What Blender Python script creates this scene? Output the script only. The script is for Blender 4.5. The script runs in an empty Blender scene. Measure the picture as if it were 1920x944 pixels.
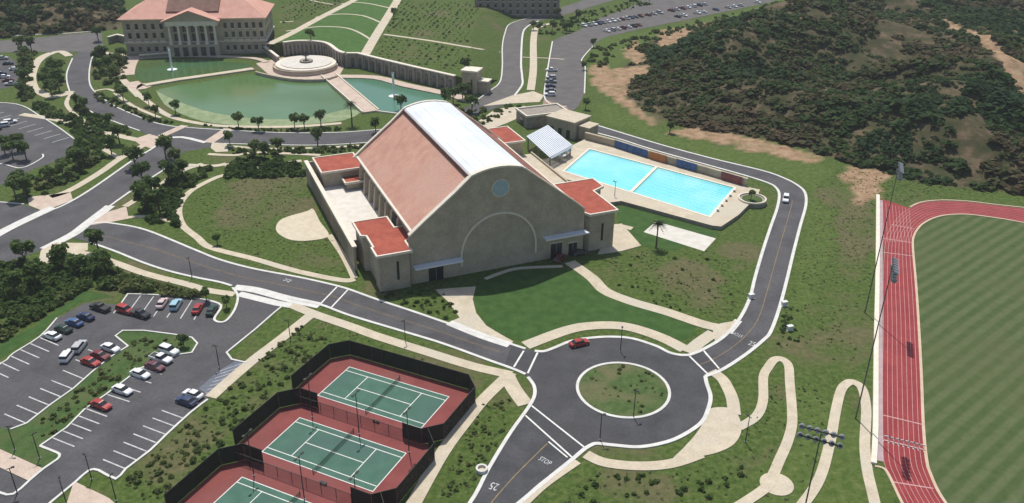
import bpy, bmesh, math, random
import numpy as np
from mathutils import Matrix, Vector
from mathutils.geometry import tessellate_polygon
R = math.radians
random.seed(7)
sc = bpy.context.scene
COL = sc.collection

# ------------------------------------------------------------------ camera
cam = bpy.data.cameras.new('camera'); cam.lens = 30.0; cam.sensor_width = 36.0
cam.clip_start = 1.0; cam.clip_end = 20000
co = bpy.data.objects.new('camera', cam); COL.objects.link(co)
co.matrix_world = Matrix(((0.999928, -0.01199971, 0, 0), (0.00545589, 0.45463578, -0.89066073, 0),
                          (0.01068767, 0.89059661, 0.45466851, 103.5), (0, 0, 0, 1)))
sc.camera = co
# ------------------------------------------------------------------ sky, sun, exposure
SUN_EL, SUN_AZ = R(66), R(-14)          # azimuth from +Y, positive towards +X
w = bpy.data.worlds.new('World'); sc.world = w; w.use_nodes = True
nt = w.node_tree; bg = nt.nodes['Background']
sky = nt.nodes.new('ShaderNodeTexSky'); sky.sky_type = 'NISHITA'; sky.sun_disc = False
sky.sun_elevation = SUN_EL; sky.sun_rotation = SUN_AZ; sky.air_density = 1.2; sky.dust_density = 2.0
nt.links.new(sky.outputs[0], bg.inputs[0]); bg.inputs[1].default_value = 0.08
sl = bpy.data.lights.new('sun', 'SUN'); sl.energy = 3.3; sl.angle = R(0.6); sl.color = (1, 0.955, 0.88)
so = bpy.data.objects.new('sun', sl); COL.objects.link(so)
so.rotation_euler = Vector((math.sin(SUN_AZ)*math.cos(SUN_EL), math.cos(SUN_AZ)*math.cos(SUN_EL), math.sin(SUN_EL))).to_track_quat('Z', 'Y').to_euler()
sc.view_settings.view_transform = 'Standard'; sc.view_settings.look = 'None'
sc.view_settings.exposure = 0.32; sc.view_settings.gamma = 1.0

# ------------------------------------------------------------------ materials
MAT = {}
def mat(name, c1, c2=None, scale=1.0, rough=0.85, detail=4, bump=0.0, bscale=None, c3=None, spec=0.3, metal=0, fine=0.0, lo=0.35, hi=0.65, alpha=1):
    m = bpy.data.materials.new(name); m.use_nodes = True; MAT[name] = m
    n, l = m.node_tree.nodes, m.node_tree.links
    b = n['Principled BSDF']; b.inputs['Roughness'].default_value = rough
    b.inputs['Specular IOR Level'].default_value = spec; b.inputs['Metallic'].default_value = metal
    b.inputs['Alpha'].default_value = alpha
    g = n.new('ShaderNodeNewGeometry')
    out = None
    if c2 is None:
        b.inputs['Base Color'].default_value = (*c1, 1)
    else:
        t = n.new('ShaderNodeTexNoise'); t.inputs['Scale'].default_value = scale; t.inputs['Detail'].default_value = detail
        l.new(g.outputs['Position'], t.inputs['Vector'])
        r = n.new('ShaderNodeValToRGB'); e = r.color_ramp.elements
        e[0].position = lo; e[1].position = hi; e[0].color = (*c1, 1); e[1].color = (*c2, 1)
        l.new(t.outputs['Fac'], r.inputs[0]); out = r.outputs[0]
        if c3:
            t2 = n.new('ShaderNodeTexNoise'); t2.inputs['Scale'].default_value = scale*0.23; t2.inputs['Detail'].default_value = 3
            l.new(g.outputs['Position'], t2.inputs['Vector'])
            r2 = n.new('ShaderNodeValToRGB'); r2.color_ramp.elements[0].position = .48; r2.color_ramp.elements[1].position = .66
            l.new(t2.outputs['Fac'], r2.inputs[0])
            mx = n.new('ShaderNodeMixRGB'); mx.inputs[2].default_value = (*c3, 1)
            l.new(r2.outputs[0], mx.inputs[0]); l.new(out, mx.inputs[1]); out = mx.outputs[0]
        if fine:
            t3 = n.new('ShaderNodeTexNoise'); t3.inputs['Scale'].default_value = scale*9; t3.inputs['Detail'].default_value = 3
            l.new(g.outputs['Position'], t3.inputs['Vector'])
            mr = n.new('ShaderNodeMapRange'); mr.inputs[1].default_value = .3; mr.inputs[2].default_value = .7
            mr.inputs[3].default_value = 1-fine; mr.inputs[4].default_value = 1+fine
            l.new(t3.outputs['Fac'], mr.inputs[0])
            mm = n.new('ShaderNodeVectorMath'); mm.operation = 'SCALE'
            l.new(out, mm.inputs[0]); l.new(mr.outputs[0], mm.inputs['Scale']); out = mm.outputs[0]
        l.new(out, b.inputs['Base Color'])
    if bump:
        t4 = n.new('ShaderNodeTexNoise'); t4.inputs['Scale'].default_value = bscale or scale*4
        l.new(g.outputs['Position'], t4.inputs['Vector'])
        bp = n.new('ShaderNodeBump'); bp.inputs['Strength'].default_value = bump; bp.inputs['Distance'].default_value = .1
        l.new(t4.outputs['Fac'], bp.inputs['Height']); l.new(bp.outputs[0], b.inputs['Normal'])
    return m
mat('asphalt', (.058,.058,.063), (.098,.096,.102), .16, .9, 8, fine=.14, c3=(.088,.084,.088), lo=.3, hi=.7)
mat('asphalt_new', (.046,.047,.052), (.076,.076,.082), .2, .88, 8, fine=.13, c3=(.060,.059,.063), lo=.3, hi=.7)
mat('asphalt_brown', (.10,.092,.09), (.125,.118,.115), .2, .9, 6, fine=.1)
mat('concrete', (.56,.55,.52), (.66,.65,.62), .5, .9, 5, fine=.08)
mat('path_tan', (.47,.405,.305), (.56,.49,.375), .35, .9, 5, fine=.10, c3=(.50,.45,.36))
mat('path_pink', (.47,.37,.30), (.55,.45,.37), .4, .9, 5, fine=.10)
mat('brick_paver', (.24,.15,.115), (.33,.23,.18), 1.2, .9, 5, fine=.15)
mat('lawn', (.036,.076,.016), (.062,.108,.028), .5, .95, 6, fine=.3, c3=(.080,.105,.036))
mat('lawn_bright', (.038,.100,.014), (.062,.130,.024), .4, .95, 6, fine=.25)
mat('island_turf', (.045,.085,.020), (.080,.120,.036), .6, .95, 6, fine=.35, c3=(.120,.118,.055))
mat('lawn_rich', (.028,.074,.012), (.048,.100,.020), .4, .95, 6, fine=.22)
mat('stone_wall', (.37,.315,.24), (.47,.405,.31), .3, .9, 6, fine=.14)
mat('stone_dark', (.25,.225,.19), (.33,.295,.25), .7, .9, 6, fine=.16)
mat('cream', (.66,.60,.50), (.74,.68,.58), .8, .8, 3)
mat('terrace_floor', (.60,.56,.50), (.70,.66,.60), .5, .9, 4)
mat('roof_pale', (.51,.27,.205), (.60,.345,.265), .35, .85, 6, fine=.12, c3=(.56,.34,.27))
mat('roof_red', (.26,.058,.038), (.38,.095,.058), .45, .85, 8, fine=.22, lo=.3, hi=.7)
mat('roof_library', (.55,.29,.225), (.62,.35,.28), .3, .85, 5, fine=.10)
mat('roof_brown', (.16,.085,.065), (.21,.12,.095), .4, .85, 5)
mat('white_metal', (.66,.69,.74), (.74,.77,.82), .12, .4, 3, spec=.5)
mat('white_paint', (.74,.74,.71), (.62,.62,.6), 1.2, .7, 4)
mat('worn_paint', (.40,.40,.41), (.58,.58,.58), 1.1, .8, 5)
mat('yellow_paint', (.30,.21,.09), (.18,.14,.09), .8, .8, 5)
mat('clock_glass', (.30,.42,.46), (.36,.49,.53), .8, .3, 3)
mat('dark_glass', (.018,.022,.027), None, rough=.12, spec=.6)
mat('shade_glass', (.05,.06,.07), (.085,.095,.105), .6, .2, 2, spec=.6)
mat('dark_metal', (.035,.036,.036), None, rough=.6)
mat('mast_grey', (.13,.14,.125), None, rough=.6)
mat('grey_metal', (.28,.30,.32), None, rough=.45, metal=.5)
mat('lamp_lens', (.62,.66,.70), None, rough=.25, spec=.6)
mat('court_green', (.050,.125,.090), (.066,.150,.110), .4, .85, 5, fine=.07, c3=(.058,.120,.098))
mat('court_red', (.180,.044,.041), (.225,.058,.052), .25, .85, 5, fine=.08, c3=(.200,.066,.060))
mat('track_red', (.22,.030,.032), (.275,.042,.043), .25, .85, 5, fine=.06)
mat('track_line', (.46,.25,.24), (.54,.32,.31), 1, .8, 3)
mat('track_strip', (.36,.27,.28), (.42,.33,.34), .5, .9, 3)
mat('track_kerb', (.50,.38,.27), (.56,.44,.33), .5, .9, 3)
mat('windscreen', (.010,.016,.013), (.018,.026,.020), 1.0, .85, 3, alpha=.88)
mat('chain_link', (.03,.03,.03), None, rough=.7, alpha=.22)
mat('net_mesh', (.02,.03,.025), None, rough=.8, alpha=.32)
mat('sand', (.52,.455,.345), (.60,.53,.41), .5, .95, 5, fine=.08)
mat('pad', (.56,.53,.47), (.64,.61,.55), .5, .9, 4)
mat('bark', (.09,.065,.045), (.14,.10,.07), 2, .95)
mat('pool_floor', (.45,.92,.95), (.55,.95,.96), .3, .5, 3)
mat('lane_black', (.03,.12,.16), None, rough=.6)
mat('blue_fabric', (.045,.10,.25), (.075,.14,.31), .6, .8, 3)
mat('orange_fabric', (.42,.15,.055), (.5,.2,.08), .6, .8, 3)
mat('maroon_fabric', (.19,.055,.06), (.25,.08,.08), .6, .8, 3)
mat('tarmac_blue', (.10,.115,.15), (.15,.165,.20), .6, .8, 4)
mat('spray', (.88,.92,.93), None, rough=.5, alpha=.85)
mat('tyre', (.015,.015,.015), None, rough=.9)
mat('rim', (.45,.45,.46), None, rough=.35, metal=.7)
mat('tail_red', (.3,.01,.01), None, rough=.3)
mat('people_dark', (.03,.03,.035), None)
def water(name, c1, c2, c3, scale, rough, alpha=1, bump=.15):
    m = mat(name, c1, c2, scale, rough, 3, bump=bump, bscale=1.6, c3=c3, spec=.45, alpha=alpha, lo=.3, hi=.7); return m
water('lake_water', (.065,.130,.016), (.115,.215,.100), (.115,.225,.125), .021, .14)
water('pond_green', (.060,.115,.030), (.050,.15,.075), (.095,.125,.035), .035, .10)
water('pond_teal', (.07,.18,.105), (.085,.20,.13), (.09,.17,.06), .04, .12)
water('pool_water', (.20,.78,.86), (.46,.92,.95), (.24,.82,.88), .10, .08, alpha=.7, bump=.25)
mat('beach', (.17,.24,.115), (.27,.31,.18), .3, .9, 4)
def foliage(name, a, b, c):
    m = bpy.data.materials.new(name); m.use_nodes = True; MAT[name] = m
    n, l = m.node_tree.nodes, m.node_tree.links; bs = n['Principled BSDF']
    bs.inputs['Roughness'].default_value = .75; bs.inputs['Specular IOR Level'].default_value = .2
    at = n.new('ShaderNodeAttribute'); at.attribute_name = 'tone'
    r = n.new('ShaderNodeValToRGB'); e = r.color_ramp.elements
    e[0].color = (*a, 1); e[1].color = (*c, 1); k = e.new(.5); k.color = (*b, 1)
    oi = n.new('ShaderNodeObjectInfo')
    ad = n.new('ShaderNodeMath'); ad.operation = 'MULTIPLY_ADD'; ad.inputs[1].default_value = .35; ad.inputs[2].default_value = -.17
    l.new(oi.outputs['Random'], ad.inputs[0])
    a2 = n.new('ShaderNodeMath'); a2.operation = 'ADD'
    l.new(at.outputs['Fac'], a2.inputs[0]); l.new(ad.outputs[0], a2.inputs[1]); l.new(a2.outputs[0], r.inputs[0])
    l.new(r.outputs[0], bs.inputs['Base Color'])
    tl = n.new('ShaderNodeBsdfTranslucent'); l.new(r.outputs[0], tl.inputs[0]); mx = n.new('ShaderNodeMixShader'); mx.inputs[0].default_value = .45
    l.new(bs.outputs[0], mx.inputs[1]); l.new(tl.outputs[0], mx.inputs[2]); l.new(mx.outputs[0], n['Material Output'].inputs[0])
    return m
foliage('leaf', (.050,.092,.024), (.100,.165,.044), (.175,.230,.080))
foliage('leaf_shrub', (.048,.090,.019), (.088,.148,.036), (.165,.185,.066))
foliage('leaf_scrub', (.022,.054,.016), (.042,.088,.016), (.115,.086,.046))
foliage('leaf_palm', (.022,.032,.012), (.04,.055,.02), (.07,.08,.03))
foliage('grass_tuft', (.055,.088,.024), (.095,.125,.044), (.19,.165,.09))

# ------------------------------------------------------------------ helpers
def tag(o, label=None, cat=None, group=None, kind=None):
    if label: o['label'] = label
    if cat: o['category'] = cat
    if group: o['group'] = group
    if kind: o['kind'] = kind
    return o
def empty(name, loc=(0,0,0), rz=0):
    o = bpy.data.objects.new(name, None); COL.objects.link(o); o.location = loc; o.rotation_euler = (0,0,rz)
    o.empty_display_size = .5; return o
def link(name, me, parent=None, loc=None, rz=None, s=None):
    o = bpy.data.objects.new(name, me); COL.objects.link(o)
    if parent: o.parent = parent
    if loc is not None: o.location = loc
    if rz is not None: o.rotation_euler = (0,0,rz)
    if s is not None: o.scale = s if hasattr(s, '__len__') else (s,s,s)
    return o
class MB:
    def __init__(s): s.v = []; s.f = []
    def add(s, vs, fs):
        k = len(s.v); s.v += [tuple(q) for q in vs]; s.f += [tuple(i+k for i in f) for f in fs]; return s
    def box(s, x0, x1, y0, y1, z0, z1):
        return s.add([(x0,y0,z0),(x1,y0,z0),(x1,y1,z0),(x0,y1,z0),(x0,y0,z1),(x1,y0,z1),(x1,y1,z1),(x0,y1,z1)],
              [(0,3,2,1),(4,5,6,7),(0,1,5,4),(1,2,6,5),(2,3,7,6),(3,0,4,7)])
    def tube(s, p0, p1, r0, r1=None, n=8, cap=True):
        r1 = r0 if r1 is None else r1
        p0, p1 = Vector(p0), Vector(p1); d = (p1-p0).normalized()
        a = d.orthogonal().normalized(); b = d.cross(a)
        vs = [p0+(a*math.cos(t)+b*math.sin(t))*r0 for t in [2*math.pi*i/n for i in range(n)]]
        vs += [p1+(a*math.cos(t)+b*math.sin(t))*r1 for t in [2*math.pi*i/n for i in range(n)]]
        fs = [(i,(i+1)%n,n+(i+1)%n,n+i) for i in range(n)]
        if cap: fs += [tuple(range(n-1,-1,-1)), tuple(range(n,2*n))]
        return s.add(vs, fs)
    def prism(s, pts, z0, z1, bottom=False):
        n = len(pts)
        if area(pts) < 0: pts = pts[::-1]
        tri = tessellate_polygon([[Vector((x,y,0)) for x,y in pts]])
        tri = [t if area([pts[i] for i in t]) > 0 else t[::-1] for t in tri]
        vs = [(x,y,z1) for x,y in pts]
        fs = [tuple(t) for t in tri]
        if z0 is not None:
            vs += [(x,y,z0) for x,y in pts]; fs += [(n+i,n+(i+1)%n,(i+1)%n,i) for i in range(n)]
        return s.add(vs, fs)
    def extrude_xz(s, pts, y0, y1):      # polygon in x,z swept along y
        n = len(pts)
        if area(pts) < 0: pts = pts[::-1]
        tri = tessellate_polygon([[Vector((x,z,0)) for x,z in pts]])
        tri = [t if area([pts[i] for i in t]) > 0 else t[::-1] for t in tri]
        vs = [(x,y0,z) for x,z in pts]+[(x,y1,z) for x,z in pts]
        fs = [tuple(t) for t in tri]+[tuple(i+n for i in t[::-1]) for t in tri]+[(n+i,n+(i+1)%n,(i+1)%n,i) for i in range(n)]
        return s.add(vs, fs)
    def mesh(s, name, m, smooth=False):
        me = bpy.data.meshes.new(name); me.from_pydata(s.v, [], s.f); me.update()
        if m: me.materials.append(MAT[m])
        if smooth: me.polygons.foreach_set('use_smooth', [True]*len(me.polygons))
        return me
    def build(s, name, m, parent=None, loc=None, rz=None, smooth=False):
        return link(name, s.mesh(name, m, smooth), parent, loc, rz)
def area(p):
    return sum(p[i][0]*p[(i+1)%len(p)][1]-p[(i+1)%len(p)][0]*p[i][1] for i in range(len(p)))/2
def smooth(pts, k=5, closed=False):
    out = []; n = len(pts)
    if n < 3: return list(pts)
    rng = range(n) if closed else range(n-1)
    for i in rng:
        g = (lambda j: pts[j % n]) if closed else (lambda j: pts[min(max(j,0),n-1)])
        a,b,c,d = g(i-1),g(i),g(i+1),g(i+2)
        for q in range(k):
            t = q/k
            out.append(tuple(.5*((2*b[x])+(-a[x]+c[x])*t+(2*a[x]-5*b[x]+4*c[x]-d[x])*t*t+(-a[x]+3*b[x]-3*c[x]+d[x])*t**3) for x in (0,1)))
    if not closed: out.append(pts[-1])
    return out
def offset(pts, d, closed=False):
    n = len(pts); out = []
    for i in range(n):
        a = pts[i-1] if (i or closed) else pts[0]; b = pts[i]; c = pts[(i+1)%n] if (i < n-1 or closed) else pts[-1]
        t1 = Vector((b[0]-a[0], b[1]-a[1])); t2 = Vector((c[0]-b[0], c[1]-b[1]))
        if t1.length < 1e-6: t1 = t2.copy()
        if t2.length < 1e-6: t2 = t1.copy()
        t1.normalize(); t2.normalize(); t = (t1+t2)
        t = t.normalized() if t.length > 1e-6 else t1
        k = min(1/max(t.dot(t1), .5), 1.6)
        out.append((b[0]-t.y*d*k, b[1]+t.x*d*k))
    return out
def ribbon_mb(pts, wd, z0, z1, closed=False, mb=None):
    mb = mb or MB(); L = offset(pts, wd/2, closed); Rr = offset(pts, -wd/2, closed); n = len(pts)
    z = (lambda p: z1) if not callable(z1) else z1
    vs = []
    for i in range(n):
        vs += [(*L[i], z(L[i])), (*Rr[i], z(Rr[i])), (*L[i], z0), (*Rr[i], z0)]
    fs = []
    for i in range(n if closed else n-1):
        a, b = i*4, ((i+1)%n)*4
        fs += [(a,a+1,b+1,b), (a+2,a,b,b+2), (a+1,a+3,b+3,b+1)]
    if not closed: fs += [(0,2,3,1), ((n-1)*4, (n-1)*4+1, (n-1)*4+3, (n-1)*4+2)]
    return mb.add(vs, fs)
ZC = {}
def bumpz(k, step=.004):
    ZC[k] = ZC.get(k, 0)+1; return ZC[k]*step
def structure(o): o['kind'] = 'structure'; return o
def sheet(name, pts, z, m, sm=0, closed=True, parent=None, z0=None):
    if sm: pts = smooth(pts, sm, True)
    o = MB().prism(pts, z0, z).build(name, m, parent)
    return o if parent else structure(o)
def path(pts, wd, m='path_tan', z=.10, sm=5, name='footpath', base=0.0):
    q = smooth(pts, sm) if sm else pts
    return structure(ribbon_mb(q, wd, base-.05, base+z+bumpz('path', .003)).build(name, m))
def kerb(pts, wd=.55, z=.16, sm=5, closed=False, base=0, m='concrete'):
    q = smooth(pts, sm, closed) if sm else pts
    return structure(ribbon_mb(q, wd, base-.1, base+z+bumpz('kerb', .0015), closed).build('kerb', m))
def line(pts, wd, m='white_paint', z=.12, parent=None, name='road_marking', sm=0):
    q = smooth(pts, sm) if sm else pts
    L, Rr = offset(q, wd/2), offset(q, -wd/2); n = len(q)
    mb = MB().add([(*p, z) for p in L]+[(*p, z) for p in Rr], [(i, n+i, n+i+1, i+1) for i in range(n-1)])
    o = mb.build(name, m, parent)
    return o if parent else structure(o)
def circle(c, r, n=48): return [(c[0]+r*math.cos(2*math.pi*i/n), c[1]+r*math.sin(2*math.pi*i/n)) for i in range(n)]
def inside(p, poly):
    x, y = p; c = False; j = len(poly)-1
    for i in range(len(poly)):
        xi, yi = poly[i]; xj, yj = poly[j]
        if (yi > y) != (yj > y) and x < (xj-xi)*(y-yi)/(yj-yi)+xi: c = not c
        j = i
    return c
def edge_dist(p, poly):
    px, py = p; best = 1e9
    for i in range(len(poly)):
        ax, ay = poly[i]; bx, by = poly[(i+1)%len(poly)]
        dx, dy = bx-ax, by-ay; t = max(0, min(1, ((px-ax)*dx+(py-ay)*dy)/(dx*dx+dy*dy+1e-9)))
        best = min(best, (ax+t*dx-px)**2+(ay+t*dy-py)**2)
    return math.sqrt(best)
def rand_in(poly, rng):
    xs = [p[0] for p in poly]; ys = [p[1] for p in poly]
    for _ in range(400):
        q = (rng.uniform(min(xs), max(xs)), rng.uniform(min(ys), max(ys)))
        if inside(q, poly): return q
    return poly[0]
def one(l): return l[0]

# ------------------------------------------------------------------ terrain
from mathutils import noise as MN
HILL = smooth([(45.1,371.1),(54.5,400.8),(72.6,448.2),(110.0,488.9),(154.7,520.8),(201.1,576.2),(288.1,652.6),(431.7,662.7),(174.1,234.4),(161.2,246.2),(141.9,251.2),(127.9,258.3),(114.6,269.8),(101.9,287.5),(85.5,298.3),(65.7,307.8),(54.7,322.2),(47.3,339.4)], 3, True)
HILL_LEFT = [(-435.1,647.4),(-290.7,658.3),(-228.1,506.0),(-210.4,458.0),(-232.8,448.1),(-261.7,434.5),(-294.3,421.5)]
def hgt(x, y):
    h = 0
    for poly, top, run in ((HILL, 17, 55), (HILL_LEFT, 9, 45)):
        if inside((x,y), poly):
            d = edge_dist((x,y), poly); t = min(1, d/run); t = t*t*(3-2*t)
            nz = MN.noise(Vector((x*.011+3, y*.011, 0)))+.65*MN.noise(Vector(((x+y)*.030, (x-y)*.012, 2)))
            h = t*top*(.66+.75*nz)
            h = max(h, 0)
    return h
DIRT = [
    smooth([(34.6,388.5),(40.4,398.2),(45.9,390.8),(58.7,394.3),(66.1,385.3),(59.3,371.7),(50.0,362.9),(47.1,346.9),(50.3,328.9),(54.3,312.4),(51.1,311.0),(46.0,328.7),(40.0,342.9),(35.8,358.2)], 3, True),
    smooth([(54.6,424.6),(64.2,447.8),(62.6,424.9),(63.1,399.3),(57.0,400.9),(54.4,410.8)], 3, True),
    smooth([(78.2,467.1),(94.6,478.5),(97.2,468.1),(78.7,425.7),(72.5,420.1),(75.4,448.4)], 3, True),
    smooth([(100.1,484.2),(121.4,499.4),(117.7,482.4),(101.6,476.2)], 3, True),
    smooth([(125.4,496.8),(153.6,528.6),(177.4,555.0),(197.5,565.1),(188.0,540.4),(163.1,516.6),(148.7,509.8),(130.4,485.9)], 3, True),
    smooth([(60.4,306.4),(73.2,305.0),(85.1,296.5),(96.6,289.0),(104.7,278.5),(108.1,272.0),(100.7,271.3),(90.1,279.1),(81.7,282.5),(70.9,293.7),(59.8,296.8)], 3, True),
    smooth([(111.9,267.2),(121.8,265.1),(116.6,249.1),(104.4,236.3),(108.0,251.0),(106.8,259.9)], 3, True),
    smooth([(220.6,427.2),(219.0,401.6),(215.6,370.0),(216.8,350.0),(194.4,308.2),(198.1,331.2),(202.3,357.2),(209.6,387.1)], 3, True),
    smooth([(225.3,456.1),(223.3,427.4),(216.7,396.7),(215.9,411.4),(217.6,432.5)], 3, True)]
DRY = [
    smooth([(-88.7,247.0),(-78.3,251.8),(-64.1,241.4),(-56.0,225.8),(-65.2,225.6),(-72.1,211.2),(-80.4,214.4),(-87.9,228.7)], 3, True),
    smooth([(40.6,198.3),(52.6,195.6),(50.5,179.1),(41.8,173.9),(36.8,182.7)], 3, True),
    smooth([(56.6,208.1),(67.5,205.2),(59.6,190.0),(56.8,195.7)], 3, True),
    smooth([(94.3,250.6),(114.7,260.2),(104.3,223.1),(85.6,179.9),(86.7,202.5),(94.4,230.2)], 3, True),
    smooth([(64.4,160.6),(81.2,167.6),(75.0,150.5),(66.5,152.3),(60.8,156.2)], 3, True),
    smooth([(-45.4,168.3),(-30.3,158.5),(-8.5,144.9),(-8.3,141.2),(-29.7,154.3),(-43.2,163.7)], 3, True),
    smooth([(16.6,117.2),(28.8,116.7),(29.5,109.6),(17.6,108.7)], 3, True),
    smooth([(-66.7,129.9),(-62.1,134.1),(-54.1,128.5),(-60.7,113.8),(-65.0,115.1)], 3, True),
    smooth([(-61.9,515.8),(-19.4,481.7),(-9.4,432.5),(-46.0,448.1),(-68.7,472.2)], 3, True)]
LUSH = [
    smooth([(35.1,379.4),(36.1,407.9),(46.5,452.9),(68.0,466.6),(94.8,488.0),(140.5,527.8),(166.0,563.1),(181.9,582.5),(141.2,504.9),(111.6,482.1),(85.0,464.9),(64.1,436.1),(52.8,408.7),(43.2,388.8)], 3, True),
    smooth([(57.3,293.2),(69.8,288.1),(86.4,279.0),(105.7,264.6),(94.3,250.6),(90.1,259.4),(78.4,268.6),(62.2,278.1)], 3, True),
    smooth([(36.0,335.4),(45.2,321.8),(57.3,293.2),(53.2,291.4),(43.4,305.8),(32.1,314.8)], 3, True),
    smooth([(91.7,242.0),(93.5,222.8),(78.6,190.5),(65.7,165.0),(68.7,179.5),(81.0,212.0)], 3, True),
    smooth([(57.4,144.4),(65.0,140.9),(67.9,130.8),(62.2,110.2),(40.3,109.8),(51.3,122.8)], 3, True)]
def axis(lo, hi, step, ext):
    a = list(np.arange(lo, hi+.1, step)); return [lo-e for e in ext[::-1]]+a+[hi+e for e in ext]
gx = axis(-330, 400, 2.5, [40, 120, 400, 1200, 5000]); gy = axis(95, 640, 2.5, [40, 120, 400, 1200, 5000])
NX, NY = len(gx), len(gy)
gv = np.zeros((NY, NX, 3)); zone = np.zeros((NY, NX, 4)); zone[..., 3] = 1
def bbox(p): return min(q[0] for q in p), max(q[0] for q in p), min(q[1] for q in p), max(q[1] for q in p)
BB = {id(p): bbox(p) for L in (DIRT, DRY, LUSH, [HILL, HILL_LEFT]) for p in L}
def hit(x, y, L):
    for p in L:
        b = BB[id(p)]
        if b[0] <= x <= b[1] and b[2] <= y <= b[3] and inside((x,y), p): return True
    return False
for j, y in enumerate(gy):
    for i, x in enumerate(gx):
        jx = x+2.5*MN.noise(Vector((x*.15, y*.15, 5))); jy = y+4*MN.noise(Vector((x*.12, y*.12, 9)))
        hl = hit(x, y, [HILL, HILL_LEFT])
        gv[j,i] = (x, y, hgt(x,y) if hl else 0)
        zone[j,i,0] = 1 if hit(jx, jy, DIRT) else 0
        zone[j,i,1] = 1 if hl else 0
        zone[j,i,2] = 1 if hit(jx, jy, LUSH) else (.0 if not hit(jx, jy, DRY) else -1)
me = bpy.data.meshes.new('ground')
fs = [(j*NX+i, j*NX+i+1, (j+1)*NX+i+1, (j+1)*NX+i) for j in range(NY-1) for i in range(NX-1)]
me.from_pydata(gv.reshape(-1,3).tolist(), [], fs)
for nm, k in (('dirt',0), ('scrub',1), ('lush',2)):
    at = me.attributes.new(nm, 'FLOAT', 'POINT'); at.data.foreach_set('value', zone[...,k].reshape(-1).astype(np.float32))
me.polygons.foreach_set('use_smooth', [True]*len(me.polygons))
gm = bpy.data.materials.new('meadow'); gm.use_nodes = True; MAT['meadow'] = gm
n, l = gm.node_tree.nodes, gm.node_tree.links; bs = n['Principled BSDF']; bs.inputs['Roughness'].default_value = .95; bs.inputs['Specular IOR Level'].default_value = .1
ge = n.new('ShaderNodeNewGeometry')
def nz(scale, detail=5, rough=.6):
    t = n.new('ShaderNodeTexNoise'); t.inputs['Scale'].default_value = scale; t.inputs['Detail'].default_value = detail; t.inputs['Roughness'].default_value = rough
    l.new(ge.outputs['Position'], t.inputs['Vector']); return t.outputs['Fac']
def ramp(fac, *st):
    r = n.new('ShaderNodeValToRGB'); e = r.color_ramp.elements
    while len(e) < len(st): e.new(.5)
    for k, (p, c) in enumerate(st): e[k].position = p; e[k].color = (*c, 1)
    l.new(fac, r.inputs[0]); return r.outputs[0]
def mixc(f, a, b):
    m = n.new('ShaderNodeMixRGB'); l.new(a, m.inputs[1]); l.new(b, m.inputs[2])
    if hasattr(f, 'node'): l.new(f, m.inputs[0])
    else: m.inputs[0].default_value = f
    return m.outputs[0]
def attr(nm): a = n.new('ShaderNodeAttribute'); a.attribute_name = nm; return a.outputs['Fac']
def mth(op, a, b):
    m = n.new('ShaderNodeMath'); m.operation = op
    for k, v in enumerate((a, b)):
        if hasattr(v, 'node'): l.new(v, m.inputs[k])
        else: m.inputs[k].default_value = v
    return m.outputs[0]
fine = ramp(nz(.9, 6, .7), (.30, (.032,.060,.011)), (.5, (.066,.104,.024)), (.72, (.138,.158,.054)))
dryc = ramp(nz(.7, 6, .7), (.28, (.070,.084,.032)), (.5, (.112,.106,.052)), (.74, (.185,.145,.086)))
lushc = ramp(nz(.6, 6, .7), (.28, (.040,.076,.014)), (.5, (.082,.122,.030)), (.74, (.155,.178,.060)))
soil = ramp(nz(.12, 7, .7), (.32, (.028,.044,.014)), (.50, (.070,.062,.032)), (.68, (.17,.122,.080)))
dirt = ramp(nz(.3, 6, .65), (.3, (.19,.12,.07)), (.5, (.31,.205,.125)), (.72, (.40,.30,.195)))
big = mth('ADD', nz(.045, 4), mth('MULTIPLY', attr('lush'), -.13))
c = mixc(ramp(big, (.53, (0,0,0)), (.68, (.9,.9,.9))), fine, dryc)
c = mixc(mth('MULTIPLY', mth('MAXIMUM', attr('lush'), 0.0), .8), c, lushc)
c = mixc(attr('scrub'), c, soil)
c = mixc(mth('MULTIPLY', attr('dirt'), ramp(nz(.12, 4), (.30, (.45,.45,.45)), (.5, (1,1,1)))), c, dirt)
l.new(c, bs.inputs['Base Color'])
bp = n.new('ShaderNodeBump'); bp.inputs['Strength'].default_value = .6; bp.inputs['Distance'].default_value = .35; l.new(nz(1.3, 5), bp.inputs['Height']); l.new(bp.outputs[0], bs.inputs['Normal'])
me.materials.append(gm)
structure(link('ground', me))

# ------------------------------------------------------------------ roads
ZR = .03
def road(pts, m='asphalt', name='road', sm=0): return sheet(name, pts, ZR+bumpz('road', .006), m, sm)
# avenue from lower left up to the lake crossing
aL = [(-141.1,200.6),(-139.6,208.3),(-137.8,215.2),(-135.0,223.2),(-131.7,230.1),(-129.2,242.3),(-126.5,266.2),(-124.4,277.0),(-124.0,283.5)]; aR = [(-128.7,178.7),(-127.7,186.2),(-127.1,190.2),(-126.9,196.3),(-124.2,200.7),(-120.2,208.9),(-119.5,215.4),(-118.0,229.3),(-116.5,241.5),(-113.8,254.7),(-112.4,264.2),(-112.6,274.8),(-101.1,282.1)]
road(aL+[(-126.1,289.0),(-121.2,300.9),(-104.2,298.5)]+aR[::-1])
kerb(aL, .8); kerb([(-118.4,228.6),(-116.5,241.5),(-113.8,254.7),(-112.1,263.3)], .7)
kerb([(-123.9,200.7),(-120.5,209.5),(-119.7,215.7),(-118.3,229.0)], 3.0, .12, 3); kerb([(-142.1,202.4),(-140.5,210.0),(-138.5,216.6),(-135.6,224.3),(-134.3,227.3)], 3.2, .12, 3)
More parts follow.
